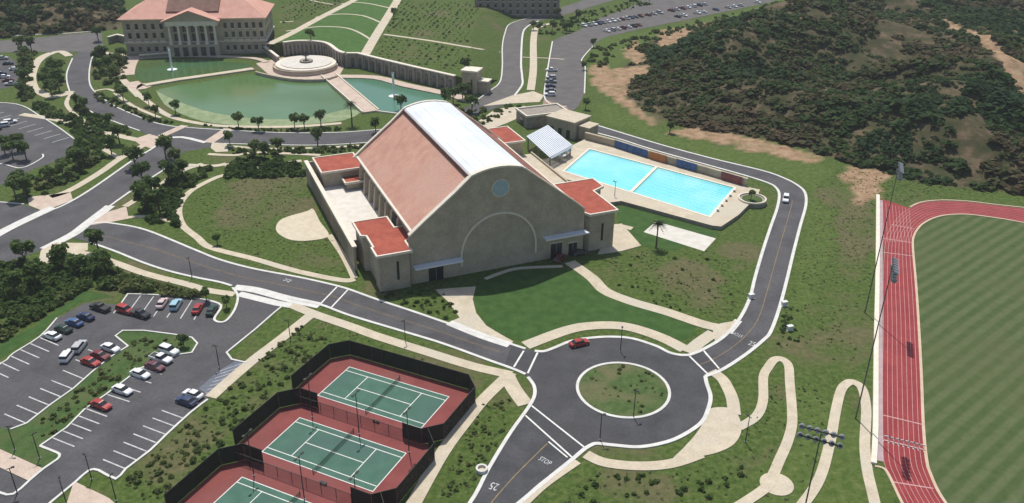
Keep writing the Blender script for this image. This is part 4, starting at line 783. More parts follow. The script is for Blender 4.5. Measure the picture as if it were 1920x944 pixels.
# ------------------------------------------------------------------ tennis courts
CA = R(-24.6); ce = (math.cos(CA), math.sin(CA)); cn = (-ce[1], ce[0])
def cc(pts): return (sum(p[0] for p in pts)/4, sum(p[1] for p in pts)/4)
C1 = cc([(-34.5,148.8),(-12.4,138.1),(-16.2,128.1),(-38.2,138.8)]); C2 = cc([(-41.2,131.5),(-19.2,121.1),(-22.8,111.2),(-44.4,121.7)])
C3 = (2*C2[0]-C1[0]+.3, 2*C2[1]-C1[1]+.4)
NETMESH = None
LBL = ['green tennis court nearest the street, farthest up the picture', 'green tennis court in the middle of the three', 'green tennis court cut by the bottom edge of the picture']
FX, FYu, FYd = 17.2, 9.3, 9.3
for k, C in enumerate((C1, C2, C3)):
    t = empty('tennis_court', (*C, 0), CA); tag(t, LBL[k], 'tennis court', 'tennis courts')
    ch = 3.0
    MB().prism([(-FX+ch,-FYd+.02),(FX-ch,-FYd+.02),(FX,-FYd+ch),(FX,FYu-ch),(FX-ch,FYu),(-FX+ch,FYu),(-FX,FYu-ch),(-FX,-FYd+ch)], -.1, .06+.01*k).build('surround', 'court_red', t)
    MB().prism([(-11.88,-5.48),(11.88,-5.48),(11.88,5.48),(-11.88,5.48)], None, .095).build('playing_surface', 'court_green', t)
    for a, b in (((-11.95,-5.48),(11.95,-5.48)), ((-11.95,5.48),(11.95,5.48)), ((-11.88,-5.48),(-11.88,5.48)), ((11.88,-5.48),(11.88,5.48)), ((-11.88,-4.11),(11.88,-4.11)), ((-11.88,4.11),(11.88,4.11)), ((-6.4,-4.11),(-6.4,4.11)), ((6.4,-4.11),(6.4,4.11)), ((-6.4,0),(6.4,0))):
        line([a, b], .17, 'white_paint', .105+.003*(abs(a[1]-b[1]) < .1), t, 'court_line')
    MB().box(-.02,.02,-6.2,6.2,.16,.92).build('net', 'net_mesh', t); MB().box(-.03,.03,-6.2,6.2,.925,.98).build('net_tape', 'court_green', t)
    for s_ in (-1,1): MB().tube((0,s_*6.25,0), (0,s_*6.25,1.15), .07, n=6).build('net_post', 'dark_metal', t)
    MB().box(-.7,.7,-.2,.2,.4,.5).box(-.6,-.5,-.2,.2,.05,.4).box(.5,.6,-.2,.2,.05,.4).build('bench', 'dark_metal', t, (3.2,-7.6,.06))
def fence(pts, label, h, m, group):
    o = empty('court_fence', (*pts[0], 0)); tag(o, label, 'fence', group)
    q = [(p[0]-pts[0][0], p[1]-pts[0][1]) for p in pts]; pm = MB().tube((0,0,0), (0,0,h+.15), .06, n=6).mesh('post', 'dark_metal')
    for a, b in zip(q[:-1], q[1:]):
        L = math.hypot(b[0]-a[0], b[1]-a[1]); k = max(1, round(L/3)); an = math.atan2(b[1]-a[1], b[0]-a[0])
        me = MB().box(.07, L/k-.07, -.02, .02, .12, h).mesh('panel', m)
        rm = MB().box(.06, L/k-.06, -.04, .04, h+.005, h+.08).mesh('rail', 'dark_metal')
        for i in range(k):
            f = i/k; p = (a[0]+(b[0]-a[0])*f, a[1]+(b[1]-a[1])*f, 0)
            pa = link('panel', me, o, p, an); link('rail', rm, pa); link('post', pm, o, p)
    link('post', pm, o, (*q[-1], 0)); return o
def cw(C, x, y): return (C[0]+ce[0]*x+cn[0]*y, C[1]+ce[1]*x+cn[1]*y)
FX += .15
fence([cw(C1,-FX,-FYd+3), cw(C1,-FX,FYu-3), cw(C1,-FX+3,FYu+.1), cw(C1,FX-3,FYu+.1), cw(C1,FX,FYu-3), cw(C1,FX,-FYd+3), cw(C1,FX-3,-FYd-.1), cw(C1,FX-7,-FYd-.1)], 'dark windscreen fence round the far court, along the street side', 3.7, 'windscreen', 'tennis court fences')
fence([cw(C2,-FX+7,FYu+.1), cw(C2,-FX+3,FYu+.1), cw(C2,-FX,FYu-3), cw(C2,-FX,-FYd+3)], 'dark windscreen fence on the car-park side of the middle court', 3.7, 'windscreen', 'tennis court fences')
fence([cw(C2,FX-3,FYu+.1), cw(C2,FX,FYu-3), cw(C2,FX,-FYd+3), cw(C2,FX-3,-FYd-.1), cw(C2,FX-7,-FYd-.1)], 'dark windscreen fence on the road side of the middle court', 3.7, 'windscreen', 'tennis court fences')
fence([cw(C3,-FX+7,FYu+.1), cw(C3,-FX+3,FYu+.1), cw(C3,-FX,FYu-3), cw(C3,-FX,-FYd+3)], 'dark windscreen fence on the car-park side of the nearest court', 3.7, 'windscreen', 'tennis court fences')
fence([cw(C3,FX-3,FYu+.1), cw(C3,FX,FYu-3), cw(C3,FX,0)], 'dark windscreen fence on the road side of the nearest court', 3.7, 'windscreen', 'tennis court fences')
fence([cw(C1,-FX+3,-FYd-.2), cw(C1,FX-7,-FYd-.2)], 'see-through mesh fence between the far and middle courts', 2.2, 'chain_link', 'tennis court fences')
fence([cw(C2,-FX+3,-FYd-.2), cw(C2,FX-7,-FYd-.2)], 'see-through mesh fence between the middle and nearest courts', 2.2, 'chain_link', 'tennis court fences')

# ------------------------------------------------------------------ poles, lamps, signs
def pole_light(at, h, label, group, heads=1, rz=0, name='court_light', cat='light pole', m='dark_metal', arm=.9):
    o = empty(name, (*at, 0), rz); tag(o, label, cat, group)
    MB().tube((0,0,0), (0,0,.25), .2, n=8).build('base', 'grey_metal', o); MB().tube((0,0,.25), (0,0,h), .10, .07, 8).build('pole', m, o)
    a = MB().box(-arm,arm,-.05,.05,h-.1,h).build('arm', m, o)
    for s_ in ((-1,1) if heads > 1 else (1,)): MB().box(s_*arm-.28,s_*arm+.28,-.2,.2,h-.06,h+.1).build('lamp_head', m, o)
    return o
SIDE = ['by the fence at its left end', 'at its centre', 'at its right end']
for j, q in enumerate(([(-38.0,131.5),(-28.2,126.6),(-18.3,121.6)], [(-44.7,115.0),(-34.6,109.3),(-24.8,104.9)])):
    for k, p in enumerate(q): pole_light(p, 9.5, 'tall dark court light on the %s mesh fence, %s' % (('upper','lower')[j], SIDE[k]), 'tennis court lights', 2, CA+math.pi/2)
for k, p in enumerate([(-89.7,121.0),(-83.6,110.1),(-84.2,118.9),(-66.1,108.5),(-74.1,107.7),(-72.5,113.6),(-60.9,147.6),(-48.5,158.1),(-23.3,158.6),(-79.9,186.6)]): pole_light(p, 5.5, ['dark lamp post at the end of the left median', 'dark lamp post on the lower left planted corner', 'dark lamp post by the kerb of the median end', 'dark lamp post below the last parking stall', 'dark lamp post by the pink path at the bottom edge', 'dark lamp post on the small planted corner', 'dark lamp post beside the accessible bay', 'dark lamp post beside the path above the courts', 'dark lamp post on the verge of the campus street', 'dark lamp post on the verge above the red cars'][k], 'lamp posts', 1, .5*k, 'lamp_post', 'lamp post', arm=.5)
for k, p in enumerate([(16.8,125.8),(23.9,132.7),(23.8,155.4),(43.9,125.7),(30.9,238.1)]): pole_light(p, 6, ['grey lamp post on the roundabout kerb', 'dark lamp post at the near edge of the roundabout island', 'dark lamp post by the far edge of the roundabout', 'dark lamp post beside the curving trail', 'dark lamp post at the pool deck corner'][k], 'lamp posts', 1, .7*k, 'lamp_post', 'lamp post', arm=.5)
def stadium(at, h, label, rz):
    o = empty('floodlight_mast', (*at, 0), rz); tag(o, label, 'floodlight mast', 'stadium floodlight masts')
    MB().tube((0,0,0), (0,0,h), .15, .08, 10).build('mast', 'mast_grey', o)
    for j in range(2):
        MB().box(-2.9,2.9,-.07,.07,h-1.5*j-.2,h-1.5*j-.05).build('crossarm', 'dark_metal', o)
        for i in range(6):
            x = -2.6+i*1.04; q = MB().tube((x,.1,h-1.5*j-.3), (x,.75,h-1.5*j-.62), .34, .44, 10).build('lamp', 'grey_metal', o)
            MB().tube((x,.76,h-1.5*j-.625), (x,.8,h-1.5*j-.65), .4, .4, 10).build('lens', 'lamp_lens', q)
    return o
stadium(one([(83.4,173.1)]), 37, 'tall floodlight mast beside the middle of the straight track', R(-110)); stadium(one([(67.1,133.2)]), 34, 'tall floodlight mast on the slope by the right trail', R(-110))
stadium(one([(42.1,91.8)]), 30, 'floodlight mast whose lamp rows stand over the right trail', R(-25))
for k, p in enumerate([(58.0,179.3),(65.1,175.9),(63.3,165.0)]):
    o = empty('utility_box', (*p, 0), .3); tag(o, ['white utility box on the inner kerb of the loop road', 'white utility box outside the loop road bend', 'small pale utility box below the loop road'][k], 'utility box', 'utility boxes'); MB().box(-.8,.8,-.5,.5,0,.15).build('plinth', 'concrete', o); MB().box(-.65,.65,-.4,.4,.15,1.2).build('cabinet', 'white_paint', o); MB().box(-.7,.7,-.45,.45,1.202,1.28).build('lid', 'white_paint', o)
o = empty('stone_monument', (*one([(-4.9,117.0)]), 0), .4); tag(o, 'round pale concrete ring on the verge beside the lower road', 'monument'); ribbon_mb(circle((0,0), .9, 20), .35, 0, .8, True).build('ring', 'concrete', o); MB().prism(circle((0,0), .7, 16), 0, .3).build('fill', 'sand', o)
hq = [(70.1,126.8),(76.4,124.2)]
for k in range(8):
    t_ = (k+.5)/8; o = empty('hurdle', (hq[0][0]+(hq[1][0]-hq[0][0])*t_, hq[0][1]+(hq[1][1]-hq[0][1])*t_, .06), math.atan2(hq[1][1]-hq[0][1], hq[1][0]-hq[0][0])); tag(o, 'white hurdle in the row across the track, %s from the outer edge' % ('first','second','third','fourth','fifth','sixth','seventh','eighth')[k], 'hurdle', 'hurdles across the track')
    MB().box(-.58,.58,-.05,.05,.85,1.06).build('bar', 'white_paint', o)
    for s_ in (-1,1): MB().box(s_*.5-.04,s_*.5+.04,-.04,.04,.0,.85).box(s_*.5-.04,s_*.5+.04,-.7,.05,.0,.06).build('leg', 'white_paint', o)
line(hq, .35, 'track_line', .083, track, 'lane_line')

# ------------------------------------------------------------------ cars
def loft(st):
    mb = MB(); vs = []; fs = []
    for (x, zl, zm, zt, wl, wm, wt) in st: vs += [(x,-wl,zl),(x,-wm,zm),(x,-wt,zt),(x,wt,zt),(x,wm,zm),(x,wl,zl)]
    for i in range(len(st)-1):
        for j in range(6): fs.append((i*6+j, i*6+(j+1)%6, i*6+6+(j+1)%6, i*6+6+j))
    fs += [tuple(range(5,-1,-1)), tuple(range(6*len(st)-6, 6*len(st)))]
    fs = [f[::-1] for f in fs]
    return mb.add(vs, fs)
KIND = {
 'sedan': dict(body=[(-2.32,.42,.6,.72,.70,.74,.66),(-2.15,.25,.6,.93,.84,.88,.78),(-1.5,.22,.62,.98,.88,.91,.80),(0,.2,.62,.97,.89,.92,.82),(1.1,.22,.6,.95,.88,.91,.80),(2.0,.25,.55,.82,.84,.88,.76),(2.3,.38,.5,.62,.68,.72,.62)],
   glass=[(-1.75,.9,.93,.95,.76,.76,.74),(-1.05,.9,1.2,1.40,.79,.72,.62),(.35,.9,1.2,1.40,.79,.72,.62),(1.15,.9,.93,.95,.77,.76,.74)], roof=(-1.02,.30,.615,1.37,1.45)),
 'suv': dict(body=[(-2.35,.45,.7,.85,.74,.8,.74),(-2.25,.3,.7,1.08,.88,.92,.84),(-1.5,.28,.7,1.1,.92,.95,.86),(.2,.28,.7,1.1,.92,.95,.86),(1.1,.28,.7,1.06,.92,.94,.84),(2.1,.3,.65,.96,.88,.92,.8),(2.38,.42,.6,.75,.72,.78,.7)],
   glass=[(-2.2,1.02,1.06,1.09,.84,.84,.82),(-1.9,1.02,1.4,1.70,.85,.79,.72),(.3,1.02,1.4,1.70,.85,.79,.72),(1.05,1.02,1.06,1.08,.84,.83,.8)], roof=(-1.9,.28,.715,1.67,1.76)),
 'pickup': dict(body=[(-2.7,.5,.75,.95,.8,.86,.82),(-2.6,.35,.75,1.02,.9,.95,.9),(-.6,.32,.75,1.02,.92,.96,.9),(.2,.3,.75,1.06,.92,.96,.87),(1.3,.3,.75,1.06,.92,.95,.85),(2.4,.33,.7,.98,.9,.93,.82),(2.7,.45,.65,.78,.76,.82,.74)],
   glass=[(-.75,1.0,1.03,1.05,.85,.84,.82),(-.5,1.0,1.35,1.66,.86,.79,.71),(.55,1.0,1.35,1.66,.86,.79,.71),(1.25,1.0,1.03,1.05,.85,.83,.8)], roof=(-.5,.53,.705,1.63,1.72))}
PAINT = {'white': (.74,.75,.76), 'red': (.36,.035,.03), 'dark red': (.16,.028,.03), 'maroon': (.13,.035,.05), 'black': (.02,.022,.025), 'navy': (.03,.045,.11), 'blue': (.06,.12,.28), 'light blue': (.30,.50,.60), 'dark green': (.02,.05,.035), 'silver': (.45,.46,.47), 'grey': (.2,.21,.22), 'pale pink': (.60,.46,.46)}
for k, c in PAINT.items(): mat('car_'+k, c, None, rough=.25, spec=.6)
CM = {}
def car_mesh(kind, colour):
    if (kind, colour) in CM: return CM[kind, colour]
    K = KIND[kind]; p = 'car_'+colour; d = {}
    d['body'] = loft(K['body']).mesh('body', p); d['cabin_glass'] = loft(K['glass']).mesh('cabin_glass', 'dark_glass')
    x0,x1,wd,z0,z1 = K['roof']; mb = loft([(x0-.08,z0-.06,z0,z0+.02,wd-.05,wd,wd-.06),(x0+.1,z0-.04,z0+.02,z1,wd+.03,wd+.04,wd-.08),(x1-.1,z0-.04,z0+.02,z1,wd+.03,wd+.04,wd-.08),(x1+.1,z0-.06,z0,z0+.02,wd-.05,wd,wd-.06)])
    d['roof'] = mb.mesh('roof', p); xb = K['body'][0][0]; xf = K['body'][-1][0]
    zl = .78 if kind == 'sedan' else .9
    d['headlight'] = MB().box(-.18,.04,-.2,.2,-.07,.07).mesh('headlight', 'lamp_lens'); d['tail_light'] = MB().box(-.05,.12,-.16,.16,-.09,.09).mesh('tail_light', 'tail_red')
    d['pos'] = (xf-.12, xb+.12, zl)
    if kind == 'pickup': d['truck_bed'] = MB().box(-2.5,-.85,-.78,.78,1.0,1.035).mesh('truck_bed', 'dark_metal')
    CM[kind, colour] = d; return d
TY = MB().tube((0,-.11,0), (0,.11,0), .33, n=14).mesh('tyre', 'tyre'); RM = MB().tube((0,-.125,0), (0,.125,0), .19, n=10).mesh('rim', 'rim')
def car(at, hd, kind, colour, label, group=None, detail=True, cat=None, z=.06):
    d = car_mesh(kind, colour); o = empty({'sedan':'car','suv':'sport_utility_vehicle','pickup':'pickup_truck'}[kind], (*at, z), hd); tag(o, label, cat or ('pickup' if kind == 'pickup' else 'car'), group)
    for k in ('body','cabin_glass','roof','truck_bed'):
        if k in d: link(k, d[k], o)
    xf, xb, zl = d['pos']; ax = 1.42 if kind != 'pickup' else 1.7
    for sx in (-1,1):
        for sy in (-1,1):
            t = link('wheel', TY, o, (sx*ax, sy*.82, .33)); 
            if detail: link('rim', RM, t)
    if detail:
        for sy in (-1,1): link('headlight', d['headlight'], o, (xf-.05, sy*.55, .66 if kind == 'sedan' else .8)); link('tail_light', d['tail_light'], o, (xb, sy*.6, .76 if kind == 'sedan' else .9))
    return o
def ang(a): return math.atan2(a[1][1]-a[0][1], a[1][0]-a[0][0])
hA = ang([(-72.8,118.8),(-67.7,116.4)]); hB = ang([(-87.5,168.9),(-87.7,177.6)])
G1 = 'cars parked in the lower left car park'
for p, hd, kd, col, lb in (
  ([(-100.9,158.2)], hA+math.pi, 'sedan', 'white', 'white car at the lower end of the kerbside row by the hedge'), ([(-99.9,161.1)], hA+math.pi, 'sedan', 'dark green', 'dark green car between the white and blue cars by the hedge'),
  ([(-98.7,163.8)], hA+math.pi, 'sedan', 'blue', 'blue car in the kerbside row by the hedge'), ([(-97.3,166.4)], hA+math.pi, 'sedan', 'navy', 'navy car above the blue one in the kerbside row'),
  ([(-95.7,170.4)], hA+math.pi, 'pickup', 'black', 'black pickup at the top corner of the hedge row'), ([(-89.4,169.4)], hA, 'suv', 'red', 'red sport utility vehicle in the upper left corner of the car park'),
  ([(-85.4,167.8)], hA, 'pickup', 'black', 'black pickup beside the red sport utility vehicle'), ([(-82.1,172.7)], hB, 'sedan', 'pale pink', 'pale pinkish car in the top row'), ([(-78.6,172.0)], hB, 'suv', 'light blue', 'light blue sport utility vehicle in the top row'),
  ([(-73.0,170.5)], hB, 'sedan', 'red', 'red car in the top row, second from the planted island'), ([(-69.5,169.8)], hB, 'sedan', 'dark green', 'dark green car in the top row next to the planted island'),
  ([(-93.9,150.5)], hB, 'suv', 'white', 'white sport utility vehicle with its tail towards the stalls left of the red cars'), ([(-93.0,154.0)], hB, 'suv', 'silver', 'silver sport utility vehicle just above the white one in the aisle'),
  ([(-88.1,148.4)], hA, 'sedan', 'red', 'bright red car left of the planted median'), ([(-87.1,150.8)], hA, 'sedan', 'dark red', 'dark red car between the bright red and white cars'), ([(-86.2,153.7)], hA, 'sedan', 'white', 'white car next to the dark red one at the median'),
  ([(-73.3,152.9)], hA, 'suv', 'white', 'white sport utility vehicle at the upper end of the right median row'), ([(-73.9,149.9)], hA, 'pickup', 'white', 'white pickup above the maroon car'), ([(-74.1,147.0)], hA, 'sedan', 'maroon', 'maroon car right of the planted median'),
  ([(-76.1,144.3)], hA, 'sedan', 'white', 'white car just below the maroon one'), ([(-77.5,138.8)], hA, 'sedan', 'white', 'white car parked alone above the lower red one'), ([(-79.6,133.9)], hA, 'sedan', 'red', 'red car at the lower end of the right median row'),
  ([(-63.0,137.6)], hA+math.pi, 'sedan', 'white', 'white car nearest the accessible bay'), ([(-63.6,135.4)], hA+math.pi, 'sedan', 'navy', 'navy car beside the white one near the tennis courts')):
    car(one(p), hd, kd, col, lb, G1)
car(one([(15.0,157.8)]), ang([(11.9,156.6),(18.0,159.3)]), 'sedan', 'red', 'red car driving along the far side of the roundabout', z=.1)
car(one([(83.1,238.9)]), ang([(84.9,243.4),(81.7,233.7)]), 'suv', 'white', 'white sport utility vehicle driving on the loop road bend', z=.1)
car(one([(12.6,197.9)]), R(60), 'suv', 'dark red', 'dark red vehicle parked by the gymnasium door', z=.05); car(one([(17.8,201.4)]), R(20), 'sedan', 'black', 'black car under the right gymnasium canopy', z=.05)
rng = random.Random(11)
ORD = ['first','second','third','fourth','fifth','sixth','seventh','eighth','ninth','tenth','eleventh','twelfth','thirteenth','fourteenth','fifteenth','sixteenth']
def row(a, b, n, hd, lbl, grp, skip=.15, sd=0, frm='left'):
    r_ = random.Random(sd); cnt = 0
    for i in range(n):
        if r_.random() < skip: continue
        t_ = i/(n-1) if n > 1 else 0; col = r_.choice(['white','white','silver','white','grey','black','navy','silver','dark red']); kd = r_.choice(['sedan','sedan','suv','pickup'])
        car((a[0]+(b[0]-a[0])*t_, a[1]+(b[1]-a[1])*t_), hd+r_.choice((0, math.pi)), kd, col, '%s %s %s %s' % (col, {'sedan':'car','suv':'off-roader','pickup':'pickup'}[kd], lbl+',' , ORD[cnt]+' from the '+frm), grp, False); cnt += 1
row(*[(35.3,475.2),(72.9,505.4)], 14, R(-52), 'in the upper car park terrace-side row', 'cars in the upper car park', .2, 1); row(*[(49.9,465.6),(81.8,491.5)], 11, R(-52), 'in the upper car park hillside row', 'cars in the upper car park', .35, 2)
row(*[(78.0,508.7),(125.6,550.1)], 13, R(-50), 'in the topmost row of the upper car park', 'cars in the upper car park', .2, 3); row(*[(94.7,505.2),(152.9,551.7)], 14, R(-50), 'along the grassy edge of the upper car park', 'cars in the upper car park', .4, 5)
row(*[(17.0,384.0),(15.0,345.6)], 7, R(0), 'parked on the left edge of the service road', 'cars on the service road', .1, 6, 'top')
row(*[(-238.3,393.0),(-222.9,375.0)], 5, R(20), 'in the small car park at the left edge', 'cars at the left edge', .1, 7); row(*[(-225.2,367.8),(-212.0,351.7)], 4, R(20), 'in the lower row at the left edge', 'cars at the left edge', .1, 8)
row(*[(-187.9,294.3),(-186.3,302.1)], 3, R(30), 'in the left car park beside the road', 'cars in the left car park', 0, 9)

# ------------------------------------------------------------------ vegetation
def leaf_cloud(lobes, n, size, seed, up=.5, flat=1.0):
    r_ = np.random.default_rng(seed); tot = sum(l[3]**2 for l in lobes); V = []; T = []
    for (cx, cy, cz, rr_) in lobes:
        k = max(4, int(n*rr_**2/tot)); d = r_.normal(size=(k,3)); d /= np.linalg.norm(d, axis=1)[:,None]
        d[:,2] = np.where(d[:,2] < -.35, -d[:,2], d[:,2])
        rad = rr_*(.72+.33*r_.random(k)); c = np.array([cx,cy,cz])+d*rad[:,None]*np.array([1,1,flat])
        nn = d*.7+r_.normal(size=(k,3))*.55+np.array([0,0,up]); nn /= np.linalg.norm(nn, axis=1)[:,None]
        a = np.cross(nn, r_.normal(size=(k,3))); a /= np.linalg.norm(a, axis=1)[:,None]; b = np.cross(nn, a)
        s = size*(.6+.8*r_.random(k))[:,None]
        V.append(np.stack([c-a*s-b*s*.6, c+a*s-b*s*.7, c+a*s*.8+b*s, c-a*s*.7+b*s*.8], 1)); t = .5+.18*r_.normal(size=k)+.10*r_.normal()
        T.append(np.clip(t, 0, 1))
    return np.concatenate(V), np.concatenate(T)
def cloud_mesh(name, V, T, m):
    k = len(V); me = bpy.data.meshes.new(name); me.vertices.add(k*4); me.vertices.foreach_set('co', V.reshape(-1).astype(np.float32))
    me.loops.add(k*4); me.loops.foreach_set('vertex_index', np.arange(k*4, dtype=np.int32)); me.polygons.add(k)
    me.polygons.foreach_set('loop_start', np.arange(0, k*4, 4, dtype=np.int32)); me.polygons.foreach_set('loop_total', np.full(k, 4, dtype=np.int32))
    me.update(calc_edges=True); at = me.attributes.new('tone', 'FLOAT', 'FACE'); at.data.foreach_set('value', T.astype(np.float32)); me.materials.append(MAT[m]); return me
TREES = []
for s_ in range(5):
    r_ = random.Random(s_); lobes = [(0,0,4.4,1.5)]
    for k in range(9): a = r_.random()*6.28; d = r_.uniform(.7,1.7); lobes.append((d*math.cos(a), d*math.sin(a), r_.uniform(2.7,5.4), r_.uniform(.7,1.25)))
    V, T = leaf_cloud(lobes, 620, .26, s_); tr_ = MB().tube((0,0,0), (.05,.05,2.4), .22, .14, 8)
    for k in range(5): q = lobes[k+1]; tr_.tube((.03,.03,1.7+.15*k), (q[0]*.8,q[1]*.8,q[2]), .10, .04, 5)
    TREES.append((cloud_mesh('crown', V, T, 'leaf'), tr_.mesh('trunk', 'bark')))
SHRUBS = []
for s_ in range(5):
    r_ = random.Random(50+s_); lobes = [(0,0,.55,.75)]
    for k in range(5): a = r_.random()*6.28; lobes.append((.7*math.cos(a), .7*math.sin(a), r_.uniform(.3,.7), r_.uniform(.35,.6)))
    V, T = leaf_cloud(lobes, 170, .16, 60+s_, .7); me = cloud_mesh('shrub', V, T, 'leaf_shrub'); SHRUBS.append(me)
PALM = []
V = []; T = []
r_ = np.random.default_rng(4)
for k in range(26):
    a = k*2.4; el = 1.0-1.5*(k/26)
    for j in range(7):
        t_ = (j+.5)/7; rr_ = 2.6*t_; z_ = 7.2+math.sin(el)*rr_-1.5*t_*t_; x_, y_ = rr_*math.cos(el)*math.cos(a), rr_*math.cos(el)*math.sin(a); sx, sy = -math.sin(a)*.32*(1-t_*.7), math.cos(a)*.32*(1-t_*.7); dx, dy = math.cos(a)*.25, math.sin(a)*.25
        V.append([(x_-dx-sx,y_-dy-sy,z_-.05),(x_-dx+sx,y_-dy+sy,z_-.05),(x_+dx+sx,y_+dy+sy,z_),(x_+dx-sx,y_+dy-sy,z_)]); T.append(.5+.2*r_.normal())
PALM = (cloud_mesh('crown', np.array(V), np.clip(np.array(T),0,1), 'leaf_palm'), MB().tube((0,0,0), (.1,0,3.6), .28, .2, 8).tube((.1,0,3.6), (0,0,7.2), .2, .17, 8).mesh('trunk', 'bark'))
def tree(at, s, label, group=None, v=None, name='tree', z=0, palm=False):
    s *= 1 if palm else 1.02
    o = empty(name, (*at, z), random.random()*6.28); o.scale = (s*random.uniform(.92,1.1), s*random.uniform(.92,1.1), s); tag(o, label, 'palm tree' if palm else 'tree', group)
    c, t = PALM if palm else TREES[random.randrange(5) if v is None else v]
    link('crown', c, o); link('trunk', t, o); return o
ORD = ['first','second','third','fourth','fifth','sixth','seventh','eighth','ninth','tenth','eleventh','twelfth','thirteenth','fourteenth','fifteenth','sixteenth']
def trees(pts, s, what, where, group, z=0):
    for k, p in enumerate(pts): tree(p, s*random.uniform(.85,1.15), '%s %s, %s from the left' % (what, where, ORD[k]), group, z=z)
trees([(-101.1,299.8),(-92.7,296.6),(-80.2,298.8),(-76.8,299.5),(-71.4,302.7),(-50.1,296.3)], 1.0, 'round green tree', 'on the near shore of the lake', 'lake shore trees')
tree(one([(-60.2,304.4)]), 1.15, 'palm tree standing at the near end of the causeway', v=0, name='palm_tree', palm=True)
trees([(-44.2,323.1),(-27.3,329.3),(-24.3,332.2),(-20.8,338.2),(-16.3,321.5)], 1.15, 'green tree', 'between the right pond and the gymnasium roof', 'trees behind the gymnasium')
trees([(-98.6,281.1),(-87.0,270.0),(-83.1,268.2),(-79.9,273.3),(-68.1,281.1)], 1.0, 'dark green tree', 'along the street above the meadow', 'street trees above the meadow')
trees([(-194.4,344.6),(-195.9,352.4),(-187.2,335.8),(-196.9,360.5),(-187.8,343.3)], 1.35, 'tree', 'inside the oval path near the left edge', 'trees in the oval bed')
trees([(-192.2,387.4),(-182.5,369.7),(-189.4,389.5),(-180.4,374.2),(-173.2,361.6),(-179.5,383.3),(-180.4,389.9)], 1.15, 'bushy tree', 'between the climbing road and the green pond', 'trees beside the pond')
trees([(-169.9,320.2),(-164.8,315.7),(-148.3,298.7),(-161.5,338.3),(-156.4,331.2),(-143.6,324.7),(-135.6,310.3),(-129.7,315.1)], .85, 'small tree', 'in the planting strip left of the lake', 'trees in the lake planting strip')
trees([(-122.4,258.2),(-115.4,246.2),(-106.6,226.2),(-107.2,234.0),(-102.0,224.5),(-115.8,267.1),(-107.2,246.5),(-109.2,257.7),(-104.3,251.0)], 1.25, 'leafy tree', 'right of the avenue before the meadow', 'trees right of the avenue')
trees([(-148.0,232.8),(-148.3,238.0),(-145.8,234.0),(-143.8,245.3),(-141.8,249.8),(-139.9,256.7),(-139.4,261.4),(-135.8,271.4),(-137.4,281.9)], 1.1, 'leafy tree', 'left of the avenue beside the car park', 'trees left of the avenue')
trees([(-171.2,270.2),(-166.0,265.4),(-168.1,272.9),(-161.6,265.5)], 1.1, 'tree', 'on the island inside the left car park', 'trees on the car park island')
trees([(-117.8,175.1),(-123.5,191.1),(-115.4,180.3),(-112.8,188.5),(-107.6,185.9),(-109.3,200.5),(-101.6,187.4)], 1.05, 'dense tree', 'in the hedge above the lower left car park', 'trees in the lower left hedge')
trees([(-70.9,155.1),(-72.3,174.7),(-66.7,171.8),(-79.1,204.4)], .55, 'small round tree', 'on a kerbed island of the lower car park', 'car park island trees')
trees([(-237.8,410.2),(-228.6,395.4),(-219.1,376.9),(-207.0,351.9),(-200.3,336.8)], 1.0, 'tree', 'in the hedge beside the small left car park', 'trees at the left edge'); tree(one([(-209.7,430.3)]), 1.2, 'dark tree standing by the library corner at the crossing'); tree(one([(-232.2,408.4)]), 1.2, 'dark tree at the road junction by the left edge')
trees([(10.1,466.0),(13.5,461.1),(20.2,464.0),(27.8,461.9),(29.8,467.1),(36.3,491.8),(24.5,498.3)], .9, 'slim tree', 'on the verge below the upper car park', 'trees below the upper car park'); tree(one([(-97.5,409.3)]), 1.0, 'tree on the lawn behind the curved wall', z=6); tree(one([(-65.0,464.4)]), .9, 'dark tree beside the right diagonal lawn path', z=6); tree(one([(-20.8,356.7)]), 1.1, 'dark tree on the terrace by the stone gate tower', z=6)
tree(one([(38.9,206.0)]), 1.0, 'lone palm tree beside the pale sand pad', v=0, name='palm_tree', palm=True)
trees([(28.5,327.3),(39.6,429.3),(32.0,386.5),(57.5,300.2)], .8, 'small tree', 'along the right side of the service road', 'trees by the service road'); tree(one([(71.7,236.2)]), .55, 'small tree in the round planter at the pool corner', z=1.3)
